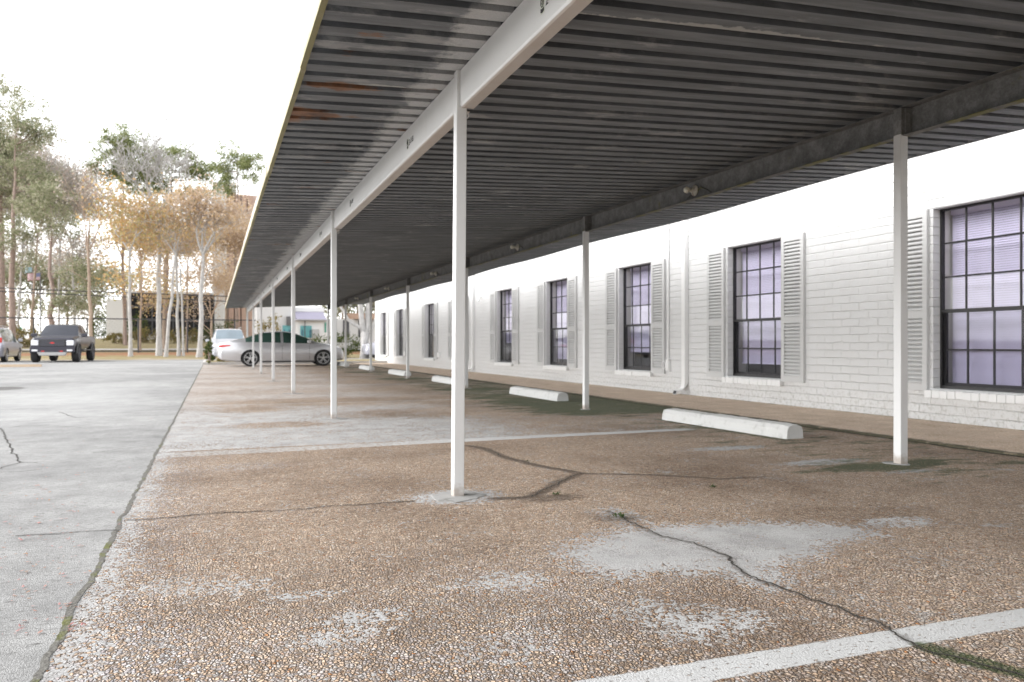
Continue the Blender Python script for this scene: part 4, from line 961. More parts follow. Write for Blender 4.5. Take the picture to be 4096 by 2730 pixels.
# ================================================================== TREES AND PLANTS
BK = {'pine': mat_bark('pine_bark', (.20, .15, .13), (.40, .31, .27)), 'grey': mat_bark('grey_bark', (.27, .255, .245), (.54, .525, .51)), 'brown': mat_bark('brown_bark', (.24, .18, .14), (.44, .35, .28)), 'myrtle': mat_bark('tan_smooth_bark', (.36, .25, .18), (.60, .47, .37))}
LF = {'pine': mat_leaf('pine_needles', [(.09, .125, .05), (.18, .215, .085), (.27, .295, .13), (.38, .37, .22)], .38),
      'pinepale': mat_leaf('flare_lifted_needles', [(.16, .185, .10), (.26, .28, .165), (.35, .345, .24), (.46, .42, .35)], .38),  # needle greens made paler: flare and haze over distant trees put into the colour
      'orange': mat_leaf('rust_needles', [(.42, .27, .13), (.56, .38, .16), (.50, .35, .24), (.36, .34, .16), (.62, .49, .28)], .45),
      'tan': mat_leaf('tan_twigs_and_leaves', [(.48, .37, .28), (.58, .46, .36), (.52, .37, .20), (.60, .52, .46)], .45),
      'hedge': mat_leaf('hedge_leaves', [(.03, .05, .018), (.07, .10, .03), (.14, .15, .06), (.05, .08, .025)], .2),
      'dryhedge': mat_leaf('dry_hedge_leaves', [(.12, .11, .035), (.22, .18, .06), (.28, .21, .10), (.10, .12, .035)], .2),
      'mauve': mat_leaf('grey_mauve_twigs', [(.46, .42, .41), (.54, .48, .46), (.40, .40, .32), (.52, .38, .33)], .45)}
def leaves(name, centers, per, spread, size, mat, parent, elong=2.2, flat=.8, rs=None):
    rs = rs or np.random.default_rng(len(centers) * 7 + per)
    c = np.repeat(np.asarray(centers, float), per, 0); n = len(c)
    p = c + rs.normal(0, 1, (n, 3)) * np.array([spread, spread, spread * flat])
    a = rs.normal(0, 1, (n, 3)); a /= np.linalg.norm(a, axis=1)[:, None]; bb = np.cross(a, rs.normal(0, 1, (n, 3))); bb /= np.linalg.norm(bb, axis=1)[:, None]
    s = size * rs.uniform(.5, 1.3, (n, 1))
    V = np.stack([p - a * s * elong / 2, p + bb * s * .5, p + a * s * elong / 2, p - bb * s * .5], 1).reshape(-1, 3)
    F = np.arange(n * 4).reshape(-1, 4)
    return link_mesh(name, np_mesh(name, V, F), mat, parent)
def path_from(p0, p1, n=6, wob=.15, rs=random):
    a, b = Vector(p0), Vector(p1); out = []
    for i in range(n + 1):
        t = i / n; w_ = wob * math.sin(math.pi * t); out.append(a.lerp(b, t) + Vector((rs.uniform(-w_, w_), rs.uniform(-w_, w_), rs.uniform(-w_, w_) * .4)))
    return out
def grow(mb, p, d, L, r, depth, tips, spread=.55, up=.25, kids=(2, 3), minr=.012):
    n = 4; pts = [p]; dd = d.copy()
    for i in range(n):
        dd = (dd + Vector((random.gauss(0, .10), random.gauss(0, .10), random.gauss(0, .06) + up * .06))).normalized(); pts.append(pts[-1] + dd * L / n)
    r1 = max(minr * .7, r * .55)
    mb.tube(pts, [r + (r1 - r) * i / n for i in range(n + 1)], 7 if r > .06 else (4 if r > .02 else 3), caps=False)
    if depth == 0: tips.append(pts[-1]); tips.append(pts[2]); return
    for k_ in range(random.randint(*kids)):
        q = random.choice(pts[2:]) if k_ else pts[-1]
        ax = Vector((random.gauss(0, 1), random.gauss(0, 1), random.gauss(0, .35) + up)).normalized()
        nd = (dd * (1 - spread) + ax * spread * 1.15).normalized()
        grow(mb, q, nd, L * random.uniform(.62, .88), max(minr, r1 * random.uniform(.6, .95)), depth - 1, tips, spread, up, kids, minr)
def tree_root(name, u, d, label, cat, group):
    x, y = at(u, d); return empty(name, (x, y, terrain(y) - .05), 0, label, cat, group)
def pine(u, d, vtop, wpx, u_top=None, crown_from=.55, label='', group=None, crowns=None, leaf='pine', bark='pine', dens=1.0, limbs=True, tuft=.62):
    """tall pine: bare trunk, limbs and clumps of needles; crowns = list of (u, v, ru_px, rv_px) traced ellipses, turned into real sizes at depth d"""
    root = tree_root('pine_tree', u, d, label, 'tree', group); x, y, z0 = root.location
    H = zat(vtop, d) - z0; r = wpx * d / 3186 / 2
    ut = u_top if u_top is not None else u
    tx_, ty_ = at(ut, d); top = Vector((tx_ - x, ty_ - y, H * .97))
    pts = path_from((0, 0, 0), top, 10, .16); rad = [r * (1.25 if i == 0 else 1 - .82 * (i / 10) ** 1.3) for i in range(11)]
    b = MB(); b.tube(pts, rad, 10); tr = b.build('trunk', BK[bark], root, smooth=True)
    lb = MB(); cs = []
    for (cu, cv, ru, rv) in crowns:
        cx, cy = at(cu, d); cz = zat(cv, d) - z0; ru *= d / 3186; rv *= d / 3186
        n = int(max(8, 3.4 * dens * (ru * rv) ** .9))
        for _ in range(n):
            while True:
                q = Vector((random.uniform(-1, 1), random.uniform(-1, 1), random.uniform(-1, 1)))
                if .25 < q.length < 1: break
            cc = Vector((cx - x + q.x * ru, cy - y + q.y * ru, cz + q.z * rv)); 
            t = min(.96, max(.15, (cc.z - random.uniform(.2, 1.0)) / (H * .97))); base = pts[int(t * 10)].lerp(pts[min(10, int(t * 10) + 1)], t * 10 - int(t * 10))
            if limbs and random.random() < .7:
                mid = base.lerp(cc, .5) + Vector((0, 0, -.15)); L = (cc - base).length; lb.tube([base, mid, cc], [min(r * .4, .02 + .012 * L), .022, .012], 4, caps=False)
            for _k in range(random.randint(5, 8)): cs.append(cc + Vector((random.gauss(0, tuft), random.gauss(0, tuft), random.gauss(0, tuft * .42))))
    if lb.v: lb.build('limbs', BK[bark], tr)
    leaves('crown', cs, 44, .22, .085, LF[leaf], root, 2.4)
    return root
def bare_tree(u, d, wpx, forks, label, group, u_top=None, v_fork=900, depth=4, L=2.2, leafmat=None, leaf_per=3, leaf_size=.11, bark='grey', spread=.42, up=.7, name='bare_tree', nfork=3, base_spread=0, kids=(2, 3), crown_spread=.35, minr=.012):
    root = tree_root(name, u, d, label, 'tree', group); x, y, z0 = root.location
    r = wpx * d / 3186 / 2; zf = zat(v_fork, d) - z0; ut = u_top if u_top is not None else u; tx_, ty_ = at(ut, d)
    b = MB(); pts = path_from((0, 0, 0), (tx_ - x, ty_ - y, zf), 7, .06); b.tube(pts, [r * (1.35 if i == 0 else 1 - .35 * i / 7) for i in range(8)], 10, caps=False)
    tips = []; bb = MB(); p = pts[-1]
    for i in range(nfork):
        a = 2 * math.pi * i / nfork + random.uniform(0, 1); s = random.uniform(.25, .6); grow(bb, p, Vector((math.cos(a) * s, math.sin(a) * s, 1)).normalized(), L * random.uniform(.85, 1.15), r * .5, depth, tips, spread, up, kids, minr)
    for t in forks:
        q = pts[int(t * 7)]; a = random.uniform(0, 6.28); grow(bb, q, Vector((math.cos(a) * .8, math.sin(a) * .8, .6)).normalized(), L * .7, r * .32, depth - 1, tips, spread, up, kids, minr)
    tr = b.build('trunk', BK[bark], root, smooth=True); bb.build('branches', BK[bark], tr, smooth=True)
    if leafmat: leaves('crown', [tuple(t) for t in tips], leaf_per, crown_spread, leaf_size, LF[leafmat], root, 1.9)
    return root
def shrub(u, d, w_, h, label, cat='shrub', mat='hedge', group=None, n=900, size=.07, z=None, name='shrub', depth_=None, loc=None):
    x, y = loc if loc else at(u, d); o = empty(name, (x, y, (terrain(y) - .05) if z is None else z), 0, label, cat, group); rs = np.random.default_rng(int(u) + n)
    k_ = max(3, int(n / 40)); q = rs.normal(0, 1, (k_, 3)); q /= np.linalg.norm(q, axis=1)[:, None]; q *= rs.uniform(.45, 1, (k_, 1)) ** .5
    cs = np.column_stack([q[:, 0] * w_ / 2, q[:, 1] * (depth_ or w_) / 2, h * .5 + q[:, 2] * h * .46]); leaves('foliage', cs, 40, min(w_, h) * .10, size, LF[mat], o, 1.7, 1.0, rs)
    b = MB()
    for i in range(6):
        a = 6.28 * i / 6; b.tube([(math.cos(a) * w_ * .04, math.sin(a) * w_ * .04, 0), (math.cos(a) * w_ * .16, math.sin(a) * w_ * .16, h * .35), (math.cos(a + .4) * w_ * .3, math.sin(a + .4) * w_ * .3, h * .75)], [.022, .015, .006], 4, caps=False)
    b.build('stems', BK['brown'], o); return o

GT = 'trees beyond the parking lot'
pine(12, 66, 300, 30, -20, label='large reddish pine trunk at the very left edge, ragged pale crown', group=GT, crowns=[(-20, 470, 150, 190), (40, 760, 160, 160), (-60, 650, 120, 200), (60, 600, 90, 90)], leaf='pinepale', dens=1.0)
pine(48, 62, 520, 25, 60, label='reddish pine trunk behind the pale suv, thin greyish crown', group=GT, crowns=[(110, 780, 90, 110), (60, 980, 100, 90), (85, 640, 60, 90), (110, 480, 50, 70), (150, 520, 45, 50)], leaf='pinepale', dens=.9)
pine(208, 60, 880, 23, 204, label='straight grey pine trunk rising behind the pickup truck', group=GT, crowns=[(230, 900, 90, 80), (290, 1215, 55, 35), (190, 800, 80, 70), (340, 1090, 45, 45)], leaf='pinepale', dens=.7)
pine(500, 74, 520, 14, 486, label='tall pine with open rounded green crown, left of the white branched tree', group=GT, crowns=[(505, 555, 76, 50), (565, 590, 55, 42), (450, 600, 42, 42), (490, 670, 90, 60), (425, 690, 50, 45), (560, 660, 65, 60), (520, 730, 80, 40)], dens=1.6)
pine(655, 78, 600, 15, 690, label='broad pine whose green crown shows behind the white branches', group=GT, crowns=[(690, 625, 85, 45), (765, 660, 65, 50), (640, 690, 80, 55), (800, 730, 50, 65), (600, 750, 65, 50), (760, 780, 55, 45)], dens=1.5)
pine(948, 84, 580, 13, 950, label='pine with small round dark green crown close to the roof edge', group=GT, crowns=[(945, 612, 66, 40), (1005, 645, 50, 42), (880, 655, 40, 45), (985, 700, 65, 40), (900, 740, 45, 30)], dens=1.5)
bare_tree(365, 52, 15, [.8], 'slim brown trunk forking above, just right of the pickup truck', GT, 352, 1010, 4, 2.2, 'mauve', 2, .10, 'brown', .45, .5)
bare_tree(522, 51.5, 15, [.75], 'thin pale trunk carrying rusty orange foliage, right of the white panel', GT, 518, 1010, 4, 1.6, 'orange', 10, .12, 'grey', .62, .1, crown_spread=.5, name='cypress_tree')
bare_tree(636, 53, 21, [.9], 'tallest white barked tree with a wide fan of bare branches', GT, 634, 870, 5, 1.95, None, 0, .1, 'grey', .50, .45, nfork=6, kids=(2, 3), minr=.022)
bare_tree(663, 51, 14, [], 'pale leaning trunk bending right, beside the tallest white tree', GT, 702, 1020, 4, 1.5, 'orange', 5, .11, 'grey', .55, .2, crown_spread=.5)
bare_tree(715, 52.5, 13, [.85], 'slender pale trunk, left stem of the close pair', GT, 706, 1030, 4, 1.5, 'tan', 7, .10, 'grey', .55, .25, crown_spread=.5)
bare_tree(734, 52.5, 9, [], 'thinnest pale trunk with a kink, right stem of the close pair', GT, 722, 1090, 4, 1.4, 'tan', 7, .10, 'grey', .6, .2, crown_spread=.5)
bare_tree(797, 51, 20, [.85], 'thick pale trunk nearest the roof edge with tan twiggy crown', GT, 812, 1020, 4, 1.7, 'tan', 9, .11, 'grey', .58, .25, nfork=4, crown_spread=.5)
bare_tree(850, 68, 11, [.5, .7], 'tan barked multi stemmed tree spreading low in front of the dark glass', GT, 845, 1270, 4, 2.0, 'tan', 5, .10, 'myrtle', .5, .5, nfork=6, name='crape_myrtle', crown_spread=.5)
bare_tree(900, 74, 9, [.6], 'twiggy tan tree filling the gap beside the roof edge', GT, 905, 1100, 5, 1.8, 'tan', 8, .11, 'brown', .55, .4, nfork=5, crown_spread=.6)
bare_tree(985, 78, 10, [.6, .8], 'wide twiggy tan tree half hidden by the roof edge', GT, 990, 1060, 5, 1.8, 'tan', 8, .11, 'brown', .55, .35, nfork=5, crown_spread=.6)
bare_tree(655, 66, 12, [.7], 'darker brown trunk close behind the tallest white tree', GT, 660, 1050, 4, 1.9, 'orange', 10, .12, 'brown', .58, .2, crown_spread=.6)
bare_tree(503, 72, 11, [.6, .8], 'dark reddish trunk against the white wall panel, rusty crown', GT, 490, 1040, 4, 2.3, 'orange', 10, .13, 'pine', .6, .2, crown_spread=.6, name='cypress_tree')
bare_tree(560, 60, 8, [.5, .7], 'rusty orange tree crown hanging above the dark glass, left part', GT, 566, 1050, 4, 1.5, 'orange', 6, .11, 'brown', .65, .1, nfork=5, crown_spread=.55, name='cypress_tree')
bare_tree(745, 62, 8, [.5, .7], 'yellow orange tree crown hanging above the dark glass, right part', GT, 750, 1050, 4, 1.5, 'orange', 5, .11, 'brown', .65, .1, nfork=5, crown_spread=.55, name='cypress_tree')
bare_tree(655, 70, 8, [.5, .7], 'tan twiggy tree crown above the middle of the dark glass', GT, 655, 1080, 4, 1.6, 'tan', 6, .11, 'brown', .65, .1, nfork=5, crown_spread=.55)
bare_tree(235, 70, 9, [.6, .8], 'grey twiggy tree just right of the grey pine trunk', GT, 240, 980, 5, 2.2, 'mauve', 9, .10, 'grey', .5, .5, nfork=6, crown_spread=.6, minr=.02)
bare_tree(70, 68, 9, [.6, .8], 'grey twiggy tree leaning between the two left pines', GT, 90, 1000, 5, 2.3, 'mauve', 8, .10, 'grey', .5, .5, nfork=6, crown_spread=.6, minr=.02)
bare_tree(120, 74, 10, [.6, .8], 'grey twiggy tree filling the space behind the two left pines', GT, 150, 950, 5, 2.6, 'mauve', 9, .11, 'brown', .5, .5, nfork=6, crown_spread=.6, minr=.022)
bare_tree(300, 78, 10, [.6, .8], 'hazy grey mauve tree between the pickup and the rusty trees', GT, 290, 1000, 5, 2.2, 'mauve', 9, .11, 'grey', .5, .5, nfork=5, crown_spread=.6, minr=.02)
bare_tree(20, 80, 12, [.6], 'twiggy grey tree at the left edge behind the largest pine', GT, 10, 860, 5, 2.7, 'mauve', 9, .11, 'brown', .5, .5, nfork=6, crown_spread=.6, minr=.022)
bare_tree(200, 86, 10, [.6, .8], 'pale twiggy tree rising behind the grey pine trunk', GT, 205, 1000, 5, 2.5, 'mauve', 9, .12, 'grey', .5, .45, nfork=6, crown_spread=.6, minr=.022)
def xat(u, y):
    a = (u - 2048) / 3186.0; r = FW + a * RT; return float(y * r[0] / r[1])
def dep(u, y):
    a = (u - 2048) / 3186.0; r = FW + a * RT; return float(y / r[1])
def zuv(u, v, y): return zat(v, dep(u, y))
# big pale trunk near the far end of the office, with a limb reaching left
root = tree_root('pale_tree', 1458, 50, 'stout pale grey tree with forked trunk beside the far end of the brick office', 'tree', None)
b = MB(); b.tube([(0, 0, 0), (.02, 0, .5), (.0, 0, 1.2), (.02, 0, 1.75)], [.34, .27, .25, .26], 12)
b.tube([(-.02, 0, 1.5), (-.14, .02, 2.2), (-.24, .05, 3.2), (-.38, .1, 4.6), (-.5, .2, 7)], [.21, .18, .17, .15, .10], 10); b.tube([(.06, 0, 1.5), (.2, .05, 2.1), (.22, .1, 3.0), (.36, .15, 4.5), (.8, .2, 7)], [.19, .17, .16, .14, .10], 10)
b.tube([(-.05, 0, 1.75), (-.35, -.05, 2.05), (-.7, -.1, 2.2), (-1.05, -.1, 2.5), (-1.25, -.1, 2.9)], [.13, .11, .10, .09, .07], 8); b.tube([(.1, 0, 1.3), (.35, 0, 1.6), (.55, 0, 2.1), (.9, 0, 3.2)], [.12, .1, .09, .06], 8)
tr = b.build('trunk', BK['grey'], root, smooth=True); bb = MB(); tips = []
for p, d_ in (((-.5, .2, 7), (-.3, 0, 1)), ((.8, .2, 7), (.4, 0, 1)), ((-1.25, -.1, 2.9), (-.5, 0, .8))): grow(bb, Vector(p), Vector(d_).normalized(), 1.9, .08, 3, tips, .5, .3)
bb.build('branches', BK['grey'], tr); leaves('crown', [tuple(t) for t in tips], 14, .4, .13, LF['hedge'], root, 1.8)
# hedges and shrubs
GH = 'hedges in front of the dark glazed building'
shrub(600, 78, 4.2, 1.5, 'dry olive hedge below the left part of the dark glazing', 'hedge', 'dryhedge', GH, 2200, .10, depth_=2)
shrub(740, 78, 3.6, 1.5, 'mixed green hedge below the middle of the dark glazing', 'hedge', 'dryhedge', GH, 2000, .10, depth_=2)
shrub(820, 82, 2.6, 1.3, 'low green hedge below the right part of the dark glazing', 'hedge', 'hedge', GH, 1600, .10, depth_=2)
shrub(470, 76, 2.6, 1.0, 'low dry shrub in front of the white wall panel', 'shrub', 'dryhedge', GH, 1200, .10)
shrub(545, 84, 2.0, 2.8, 'round green shrub against the left edge of the dark glazing', 'shrub', 'hedge', GH, 1200, .11)
shrub(400, 88, 2.6, 2.6, 'dark green bush left of the white wall panel', 'shrub', 'hedge', GH, 1600, .11)
shrub(95, 66, 3.0, 1.6, 'dry brown hedge between the suv and the pickup', 'hedge', 'dryhedge', None, 2000, .10)
shrub(30, 70, 2.6, 2.0, 'olive hedge behind the pale suv roof', 'hedge', 'dryhedge', None, 1500, .10)
shrub(0, 0, .36, 1.05, 'narrow upright green shrub at the tail of the silver sedan', 'shrub', 'hedge', None, 1100, .045, z=.05, loc=(-.17, 36.9))
shrub(0, 0, 1.5, .32, 'low ragged weeds under the rear bumper of the silver sedan', 'shrub', 'dryhedge', None, 900, .045, z=.05, depth_=.4, loc=(.75, 37.7))
shrub(0, 0, 4.6, 1.55, 'thick dark green hedge right of the sedan nose', 'hedge', 'hedge', None, 3600, .075, z=.05, depth_=1.3, loc=(7.0, 52.3))
shrub(0, 0, 3.4, 1.25, 'pale green shrubs seen above the sedan bonnet', 'shrub', 'dryhedge', None, 1800, .075, z=.05, depth_=1.2, loc=(4.2, 53.4))
shrub(0, 0, 1.6, 3.0, 'olive bush against the pale wall left of the mauve roof', 'shrub', 'dryhedge', None, 1500, .09, loc=(xat(1080, 60), 60))
shrub(0, 0, 1.8, 2.6, 'green bush by the tan tree, right of the white pier', 'shrub', 'hedge', None, 1500, .09, loc=(xat(905, 70), 70))
bare_tree(1110, 62, 7, [.6, .8], 'small leafless tree with reddish twigs behind the sedan roof', None, 1100, 1290, 3, 1.3, 'tan', 2, .06, 'brown', .5, .4, nfork=4)
for u_, d_, lb_ in ((1370, 72, 'olive green tree above the grey wall, left of the pale trunk'), (1430, 76, 'yellow green tree directly behind the pale forked trunk'), (1500, 80, 'green tree behind the far corner of the brick office')):
    bare_tree(u_, d_, 10, [.6, .8], lb_, 'green trees behind the far end of the office', u_, 1240, 4, 2.0, 'pinepale', 16, .16, 'brown', .55, .35, nfork=5, crown_spread=.7, name='leafy_tree')
for u_, d_, m_, lb_ in ((130, 110, 'pinepale', 'distant hazy tree between the two left pine trunks'), (270, 120, 'mauve', 'distant pale tree behind the pickup roof'), (370, 115, 'pinepale', 'distant olive tree left of the white wall panel'), (20, 112, 'mauve', 'distant grey tree at the left edge above the suv'), (560, 125, 'tan', 'distant tan tree behind the rusty foliage'), (800, 118, 'tan', 'distant tan crown left of the tall white tower')):
    bare_tree(u_, d_, 12, [.4, .6, .8], lb_, 'distant trees', u_, 1240 if u_ < 450 else 1080, 4, 2.6, m_, 9, .22, 'brown', .55, .35, nfork=6, crown_spread=1.0, name='distant_tree')

# ------------------------------------------------------------------ chain link fence
fy = 64.5; fz = terrain(fy); fx0, fx1 = -32, 8.0; FH = 2.45
fence = empty('chain_link_fence', (-8, fy, fz), 0, 'tall black chain link fence running behind the row of trees', 'fence')
FM = simple('dark_fence_wire', (.06, .06, .065), .6, .3, .2, 5)
for i, px in enumerate(np.arange(fx0, fx1 + .1, 3.35)):
    b = MB(); b.tube([(px + 8, 0, -.1), (px + 8, 0, FH + .05)], .05, 8); b.build('fence_post', FM, fence)
for z in (FH, .08):
    b = MB(); b.tube([(fx0 + 8, 0, z), (fx1 + 8, 0, z)], .042, 6); b.build('fence_rail', FM, fence)
V = []; F = []; st_ = .085
for s in (-1, 1):
    for x in np.arange(fx0 - FH, fx1 + FH, st_):
        xa, xb = x, x + s * (FH - .1)
        za, zb_ = .09, FH - .01
        if min(xa, xb) < fx0 or max(xa, xb) > fx1: continue
        q = len(V); t = .0022
        for (xx, zz) in ((xa, za), (xb, zb_)): V += [(xx + 8 - t, -.002 * s, zz), (xx + 8 + t, -.002 * s, zz), (xx + 8, -.002 * s + t * 1.6, zz)]
        F += [(q, q + 1, q + 4, q + 3), (q + 1, q + 2, q + 5, q + 4), (q + 2, q, q + 3, q + 5)]
link_mesh('wire_mesh', np_mesh('wire_mesh', V, F), FM, fence)
# utility poles out to both sides carry the cables
for (u0, v0, v1, lb_) in ((0, 1150, 1186, 'upper black cable strung across the trees'), (0, 1163, 1206, 'lower black cable sagging across the trees')):
    ya = 66.0; xa, xb = -46.0, 20.0; za = zuv(0, v0, ya); zb_ = zuv(900, v1, ya); x0_ = xat(0, ya); x1_ = xat(900, ya); sl_ = (zb_ - za) / (x1_ - x0_)
    b = MB(); b.tube([(x, ya, za + sl_ * (x - x0_) - .25 * math.sin(math.pi * min(1, max(0, (x - xa) / (xb - xa)))) + .2) for x in np.linspace(xa, xb, 40)], .038, 5); o = b.build('cable', FM); tag(o, lb_, 'cable', 'cables across the trees')
for x, lb_ in ((-46, 'wooden utility pole holding the left end of the black cables'), (20, 'wooden utility pole holding the right end of the black cables')):
    o = empty('utility_pole', (x, 66, terrain(66) - .1), 0, lb_, 'utility pole'); b = MB(); b.tube([(0, 0, 0), (0, 0, 8.5)], [.16, .11], 10); b.build('pole', BK['brown'], o); b = MB(); b.box((-.05, -.7, 7.2), (.05, .7, 7.3)); b.build('cross_arm', BK['brown'], o)

# ------------------------------------------------------------------ far buildings
WHC = simple('pale_concrete_panel', (.66, .65, .64), .8, 0, .06, .6); GLZ = simple('black_glazing', (.012, .013, .014), .35, 0, .4, .5, spec=.15); MUL = simple('grey_mullion', (.09, .09, .10), .5, .4, .1, 3)
BRK = simple('pinkish_brick', (.55, .44, .39), .85, 0, .15, 8)
fb_y = 96.0; zt = terrain(fb_y)
xL, xP, xR_ = xat(425, fb_y), xat(500, fb_y), xat(858, fb_y)
hall = empty('glazed_building', ((xL + xR_) / 2, fb_y, zt - .1), 0, 'office building with white wall panel and dark glazing behind the trees', 'building')
hz = zuv(640, 1165, fb_y)
b = MB(); b.box((xL, fb_y, zt - .3), (xP, fb_y + 12, zuv(460, 1198, fb_y))); wbuild(b, 'white_panel', WHC, hall)
b = MB(); b.box((xP + .01, fb_y + .6, zt - .3), (xR_, fb_y + 12, hz)); wbuild(b, 'wall', WHC, hall)
gx0, gx1 = xat(522, fb_y), xat(856, fb_y); gz0, gz1 = zuv(640, 1338, fb_y), zuv(640, 1176, fb_y)
b = MB(); b.box((gx0, fb_y + .45, gz0), (gx1, fb_y + .58, gz1)); gl = wbuild(b, 'glazing', GLZ, hall)
b = MB()
for i in range(9): x = gx0 + (gx1 - gx0) * i / 8; b.box((x - .06, fb_y + .34, gz0), (x + .06, fb_y + .449, gz1))
for t in (0, .34, .68, 1): z = gz0 + (gz1 - gz0) * t; b.box((gx0 + .07, fb_y + .36, z - .07), (gx1 - .07, fb_y + .447, z + .07))
wbuild(b, 'mullions', MUL, gl)
tw_y = 99.0
tower = empty('tower_block', (xat(920, tw_y), tw_y, zt - .1), 0, 'tall white and pinkish brick block rising behind the trees beside the roof edge', 'building')
b = MB(); b.box((xat(850, tw_y), tw_y - 2, zt - .3), (xat(905, tw_y), tw_y + 10, zuv(880, 742, tw_y))); wbuild(b, 'white_pier', WHC, tower)
b = MB(); b.box((xat(905, tw_y) + .01, tw_y + .6, zt - .3), (xat(1030, tw_y), tw_y + 10, zuv(960, 775, tw_y))); wbuild(b, 'brick_wall', BRK, tower)
b = MB(); b.box((xat(905, tw_y) + .01, tw_y - .5, zuv(960, 773, tw_y)), (xat(945, tw_y), tw_y + 10, zuv(960, 740, tw_y))); wbuild(b, 'white_cornice', WHC, tower)
for k in range(4):
    x = xat(915 + 26 * k, tw_y); b = MB(); b.box((x, tw_y + .1, zt - .3), (x + .55, tw_y + .59, zuv(960, 776, tw_y) - .1)); wbuild(b, 'brick_fin', simple('red_brick_fin', (.46, .32, .26), .85, 0, .15, 6), tower)
# white building with mauve roof, seen under the carport roof
wy = 62.0
wh = empty('mauve_roof_building', (xat(1230, wy), wy, terrain(wy) - .1), 0, 'white building with mauve grey roof and teal windows seen under the carport', 'building')
WPL = simple('white_render_wall', (.70, .70, .70), .8, 0, .05, 1); TEAL = simple('teal_window', (.12, .36, .38), .2, 0, .3, 2); MAU = simple('mauve_shingle', (.27, .255, .33), .8, 0, .12, 3)
def bx(name, u0, u1, v0, v1, dy0, dy1, mat, parent, um=1230):
    b = MB(); b.box((xat(u0, wy), wy + dy0, zuv(um, v1, wy)), (xat(u1, wy), wy + dy1, zuv(um, v0, wy))); return wbuild(b, name, mat, parent)
bx('wall', 1172, 1308, 1284, 1400, 0, 8, WPL, wh)
bx('grey_wall', 1030, 1171.5, 1200, 1400, 1.2, 8, simple('light_grey_wall', (.56, .56, .56), .8, 0, .06, 1), wh)
b = MB(); z0_, z1_ = zuv(1230, 1279, wy), zuv(1230, 1245, wy); xa, xb = xat(1186, wy), xat(1304, wy)
b.loft([[(x, wy - .5, z0_), (x, wy + 1.6, z1_), (x, wy + 1.7, z1_), (x, wy + 1.7, z0_)] for x in (xa, xb)]); wbuild(b, 'roof', MAU, wh)
bx('gutter', 1180, 1306, 1279.5, 1283.5, -.62, .2, simple('grey_gutter', (.35, .35, .36), .6), wh); bx('parapet', 1186, 1309, 1226, 1244, 1.75, 8, WPL, wh)
for u0, u1, v0, v1 in ((1135, 1168, 1302, 1332), (1201, 1246, 1304, 1352)):
    dd = 1.1 if u0 < 1170 else -.08
    q = bx('window', u0, u1, v0, v1, dd, dd + .07, TEAL, wh)
    b = MB(); 
    for uu in (u0 + 5, u1 - 8): b.box((xat(uu, wy), wy + dd - .05, zuv(1230, v1, wy)), (xat(uu + 4, wy), wy + dd - .002, zuv(1230, v0 + 16, wy)))
    wbuild(b, 'window_frame', simple('dark_blue_frame', (.04, .09, .16), .4), q)
bx('vent_unit', 1248, 1274, 1318, 1352, -.35, -.01, simple('grey_louvre_unit', (.36, .36, .36), .6, 0, .2, 8), wh)
bx('drainpipe', 1217.5, 1220, 1284, 1370, -.22, -.1, MUL, wh); bx('chimney_block', 1150, 1165, 1266, 1301, .8, 1.15, simple('dark_grey_block', (.12, .12, .12), .8), wh); bx('door', 1298, 1304.5, 1290, 1330, -.06, -.01, simple('green_door', (.05, .25, .18), .5), wh)
gw = empty('grey_wall_building', (xat(1400, 66), 66, terrain(66) - .1), 0, 'low pale grey building with dark doorways and rust brown roof behind the hedge', 'building')
wy = 66.0
bx('wall', 1312, 1700, 1278, 1400, 0, 6, simple('pale_grey_render', (.54, .54, .53), .8, 0, .08, 1), gw, 1400)
for u0 in (1372, 1433): bx('doorway', u0, u0 + 24, 1282, 1350, -.06, -.005, simple('dark_doorway', (.05, .05, .055), .5), gw, 1400)
b = MB(); xa, xb = xat(1415, wy), xat(1700, wy); za, zb_ = zuv(1400, 1277, wy), zuv(1400, 1248, wy); b.loft([[(x, wy - .6, za), (x, wy + 3, zb_), (x, wy + 6.4, za)] for x in (xa, xb)]); wbuild(b, 'roof', simple('rust_brown_roof', (.24, .15, .10), .85, 0, .2, 3), gw)
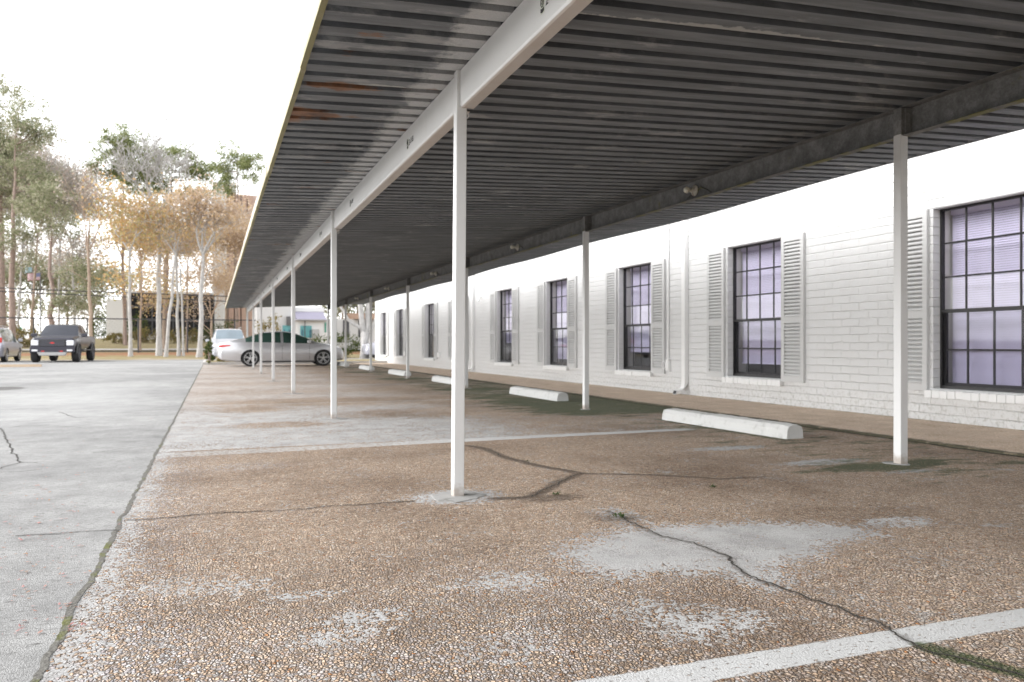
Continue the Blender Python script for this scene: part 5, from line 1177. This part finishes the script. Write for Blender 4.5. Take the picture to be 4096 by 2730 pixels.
# flag poles, street sign, parking block
fp = empty('flag_pole', (*at(162, 84), terrain(at(162, 84)[1]) - .1), 0, 'thin flag pole flying a small red white and blue flag', 'flag pole')
z0 = fp.location.z; d_ = 84
b = MB(); b.tube([(0, 0, 0), (0, 0, zat(1090, d_) - z0)], [.06, .035], 8); b.build('pole', MUL, fp)
fw_, fh_ = 1.25, .75; zc = zat(1092, d_) - z0
def flag(cols, name, parent, zc, fw_, fh_, canton=None):
    b = MB(); n = 13 if canton else 3
    f = lambda s, t: (-s * fw_ * .94 - .04, .12 * math.sin(s * 7) * s, zc - t * fh_ - .18 * s * fh_)
    for i in range(n):
        for j in range(10):
            s0, s1, t0, t1 = j / 10, (j + 1) / 10, i / n, (i + 1) / n; mi = i % 2
            if canton and s0 < .4 and t1 < .55: mi = 2
            b.quadface([f(s0, t1), f(s1, t1), f(s1, t0), f(s0, t0)], mi)
    return b.build(name, cols, parent)
flag([simple('flag_red', (.42, .16, .18), .8), simple('flag_white', (.5, .5, .54), .8), simple('flag_blue', (.16, .17, .30), .8)], 'flag', fp, zc, fw_, fh_, True)
fp2 = empty('flag_pole', (*at(129, 90), terrain(at(129, 90)[1]) - .1), 0, 'second flag pole with a plain pale blue flag among pine branches', 'flag pole'); z0 = fp2.location.z
b = MB(); b.tube([(0, 0, 0), (0, 0, zat(1066, 90) - z0)], [.06, .035], 8); b.build('pole', MUL, fp2); flag([simple('flag_pale_blue', (.30, .42, .48), .8), simple('flag_blue_b', (.28, .40, .46), .8)], 'flag', fp2, zat(1068, 90) - z0, .7, .6)
d_ = 86; x_, y_ = at(74, d_); sg = empty('shop_sign', (x_, y_, terrain(y_) - .1), 0, 'small teal and yellow roadside sign between the pine trunks', 'sign'); z0 = sg.location.z
b = MB(); b.box((-.05, -.05, 0), (.05, .05, zat(1312, d_) - z0)); b.build('post', MUL, sg); b = MB(); b.box((-.32, -.06, zat(1326, d_) - z0), (.32, .06, zat(1310, d_) - z0)); b.build('teal_panel', simple('teal_sign', (.08, .42, .33), .5), sg); b = MB(); b.box((-.30, -.055, zat(1334, d_) - z0), (.34, .055, zat(1327, d_) - z0)); b.build('yellow_panel', simple('yellow_sign', (.6, .48, .2), .5), sg)
b = MB(); b.loft([[(x, -.08, 0), (x, -.06, .1), (x, .06, .1), (x, .08, 0)] for x in (-3.0, 1.0)]); o = b.build('parking_block', simple('tan_parking_block', (.50, .38, .27), .85, 0, .15, 6), None); o.location = (*G(50, 1469), .001); tag(o, 'long tan parking block on the pale driveway at the left edge', 'parking block')
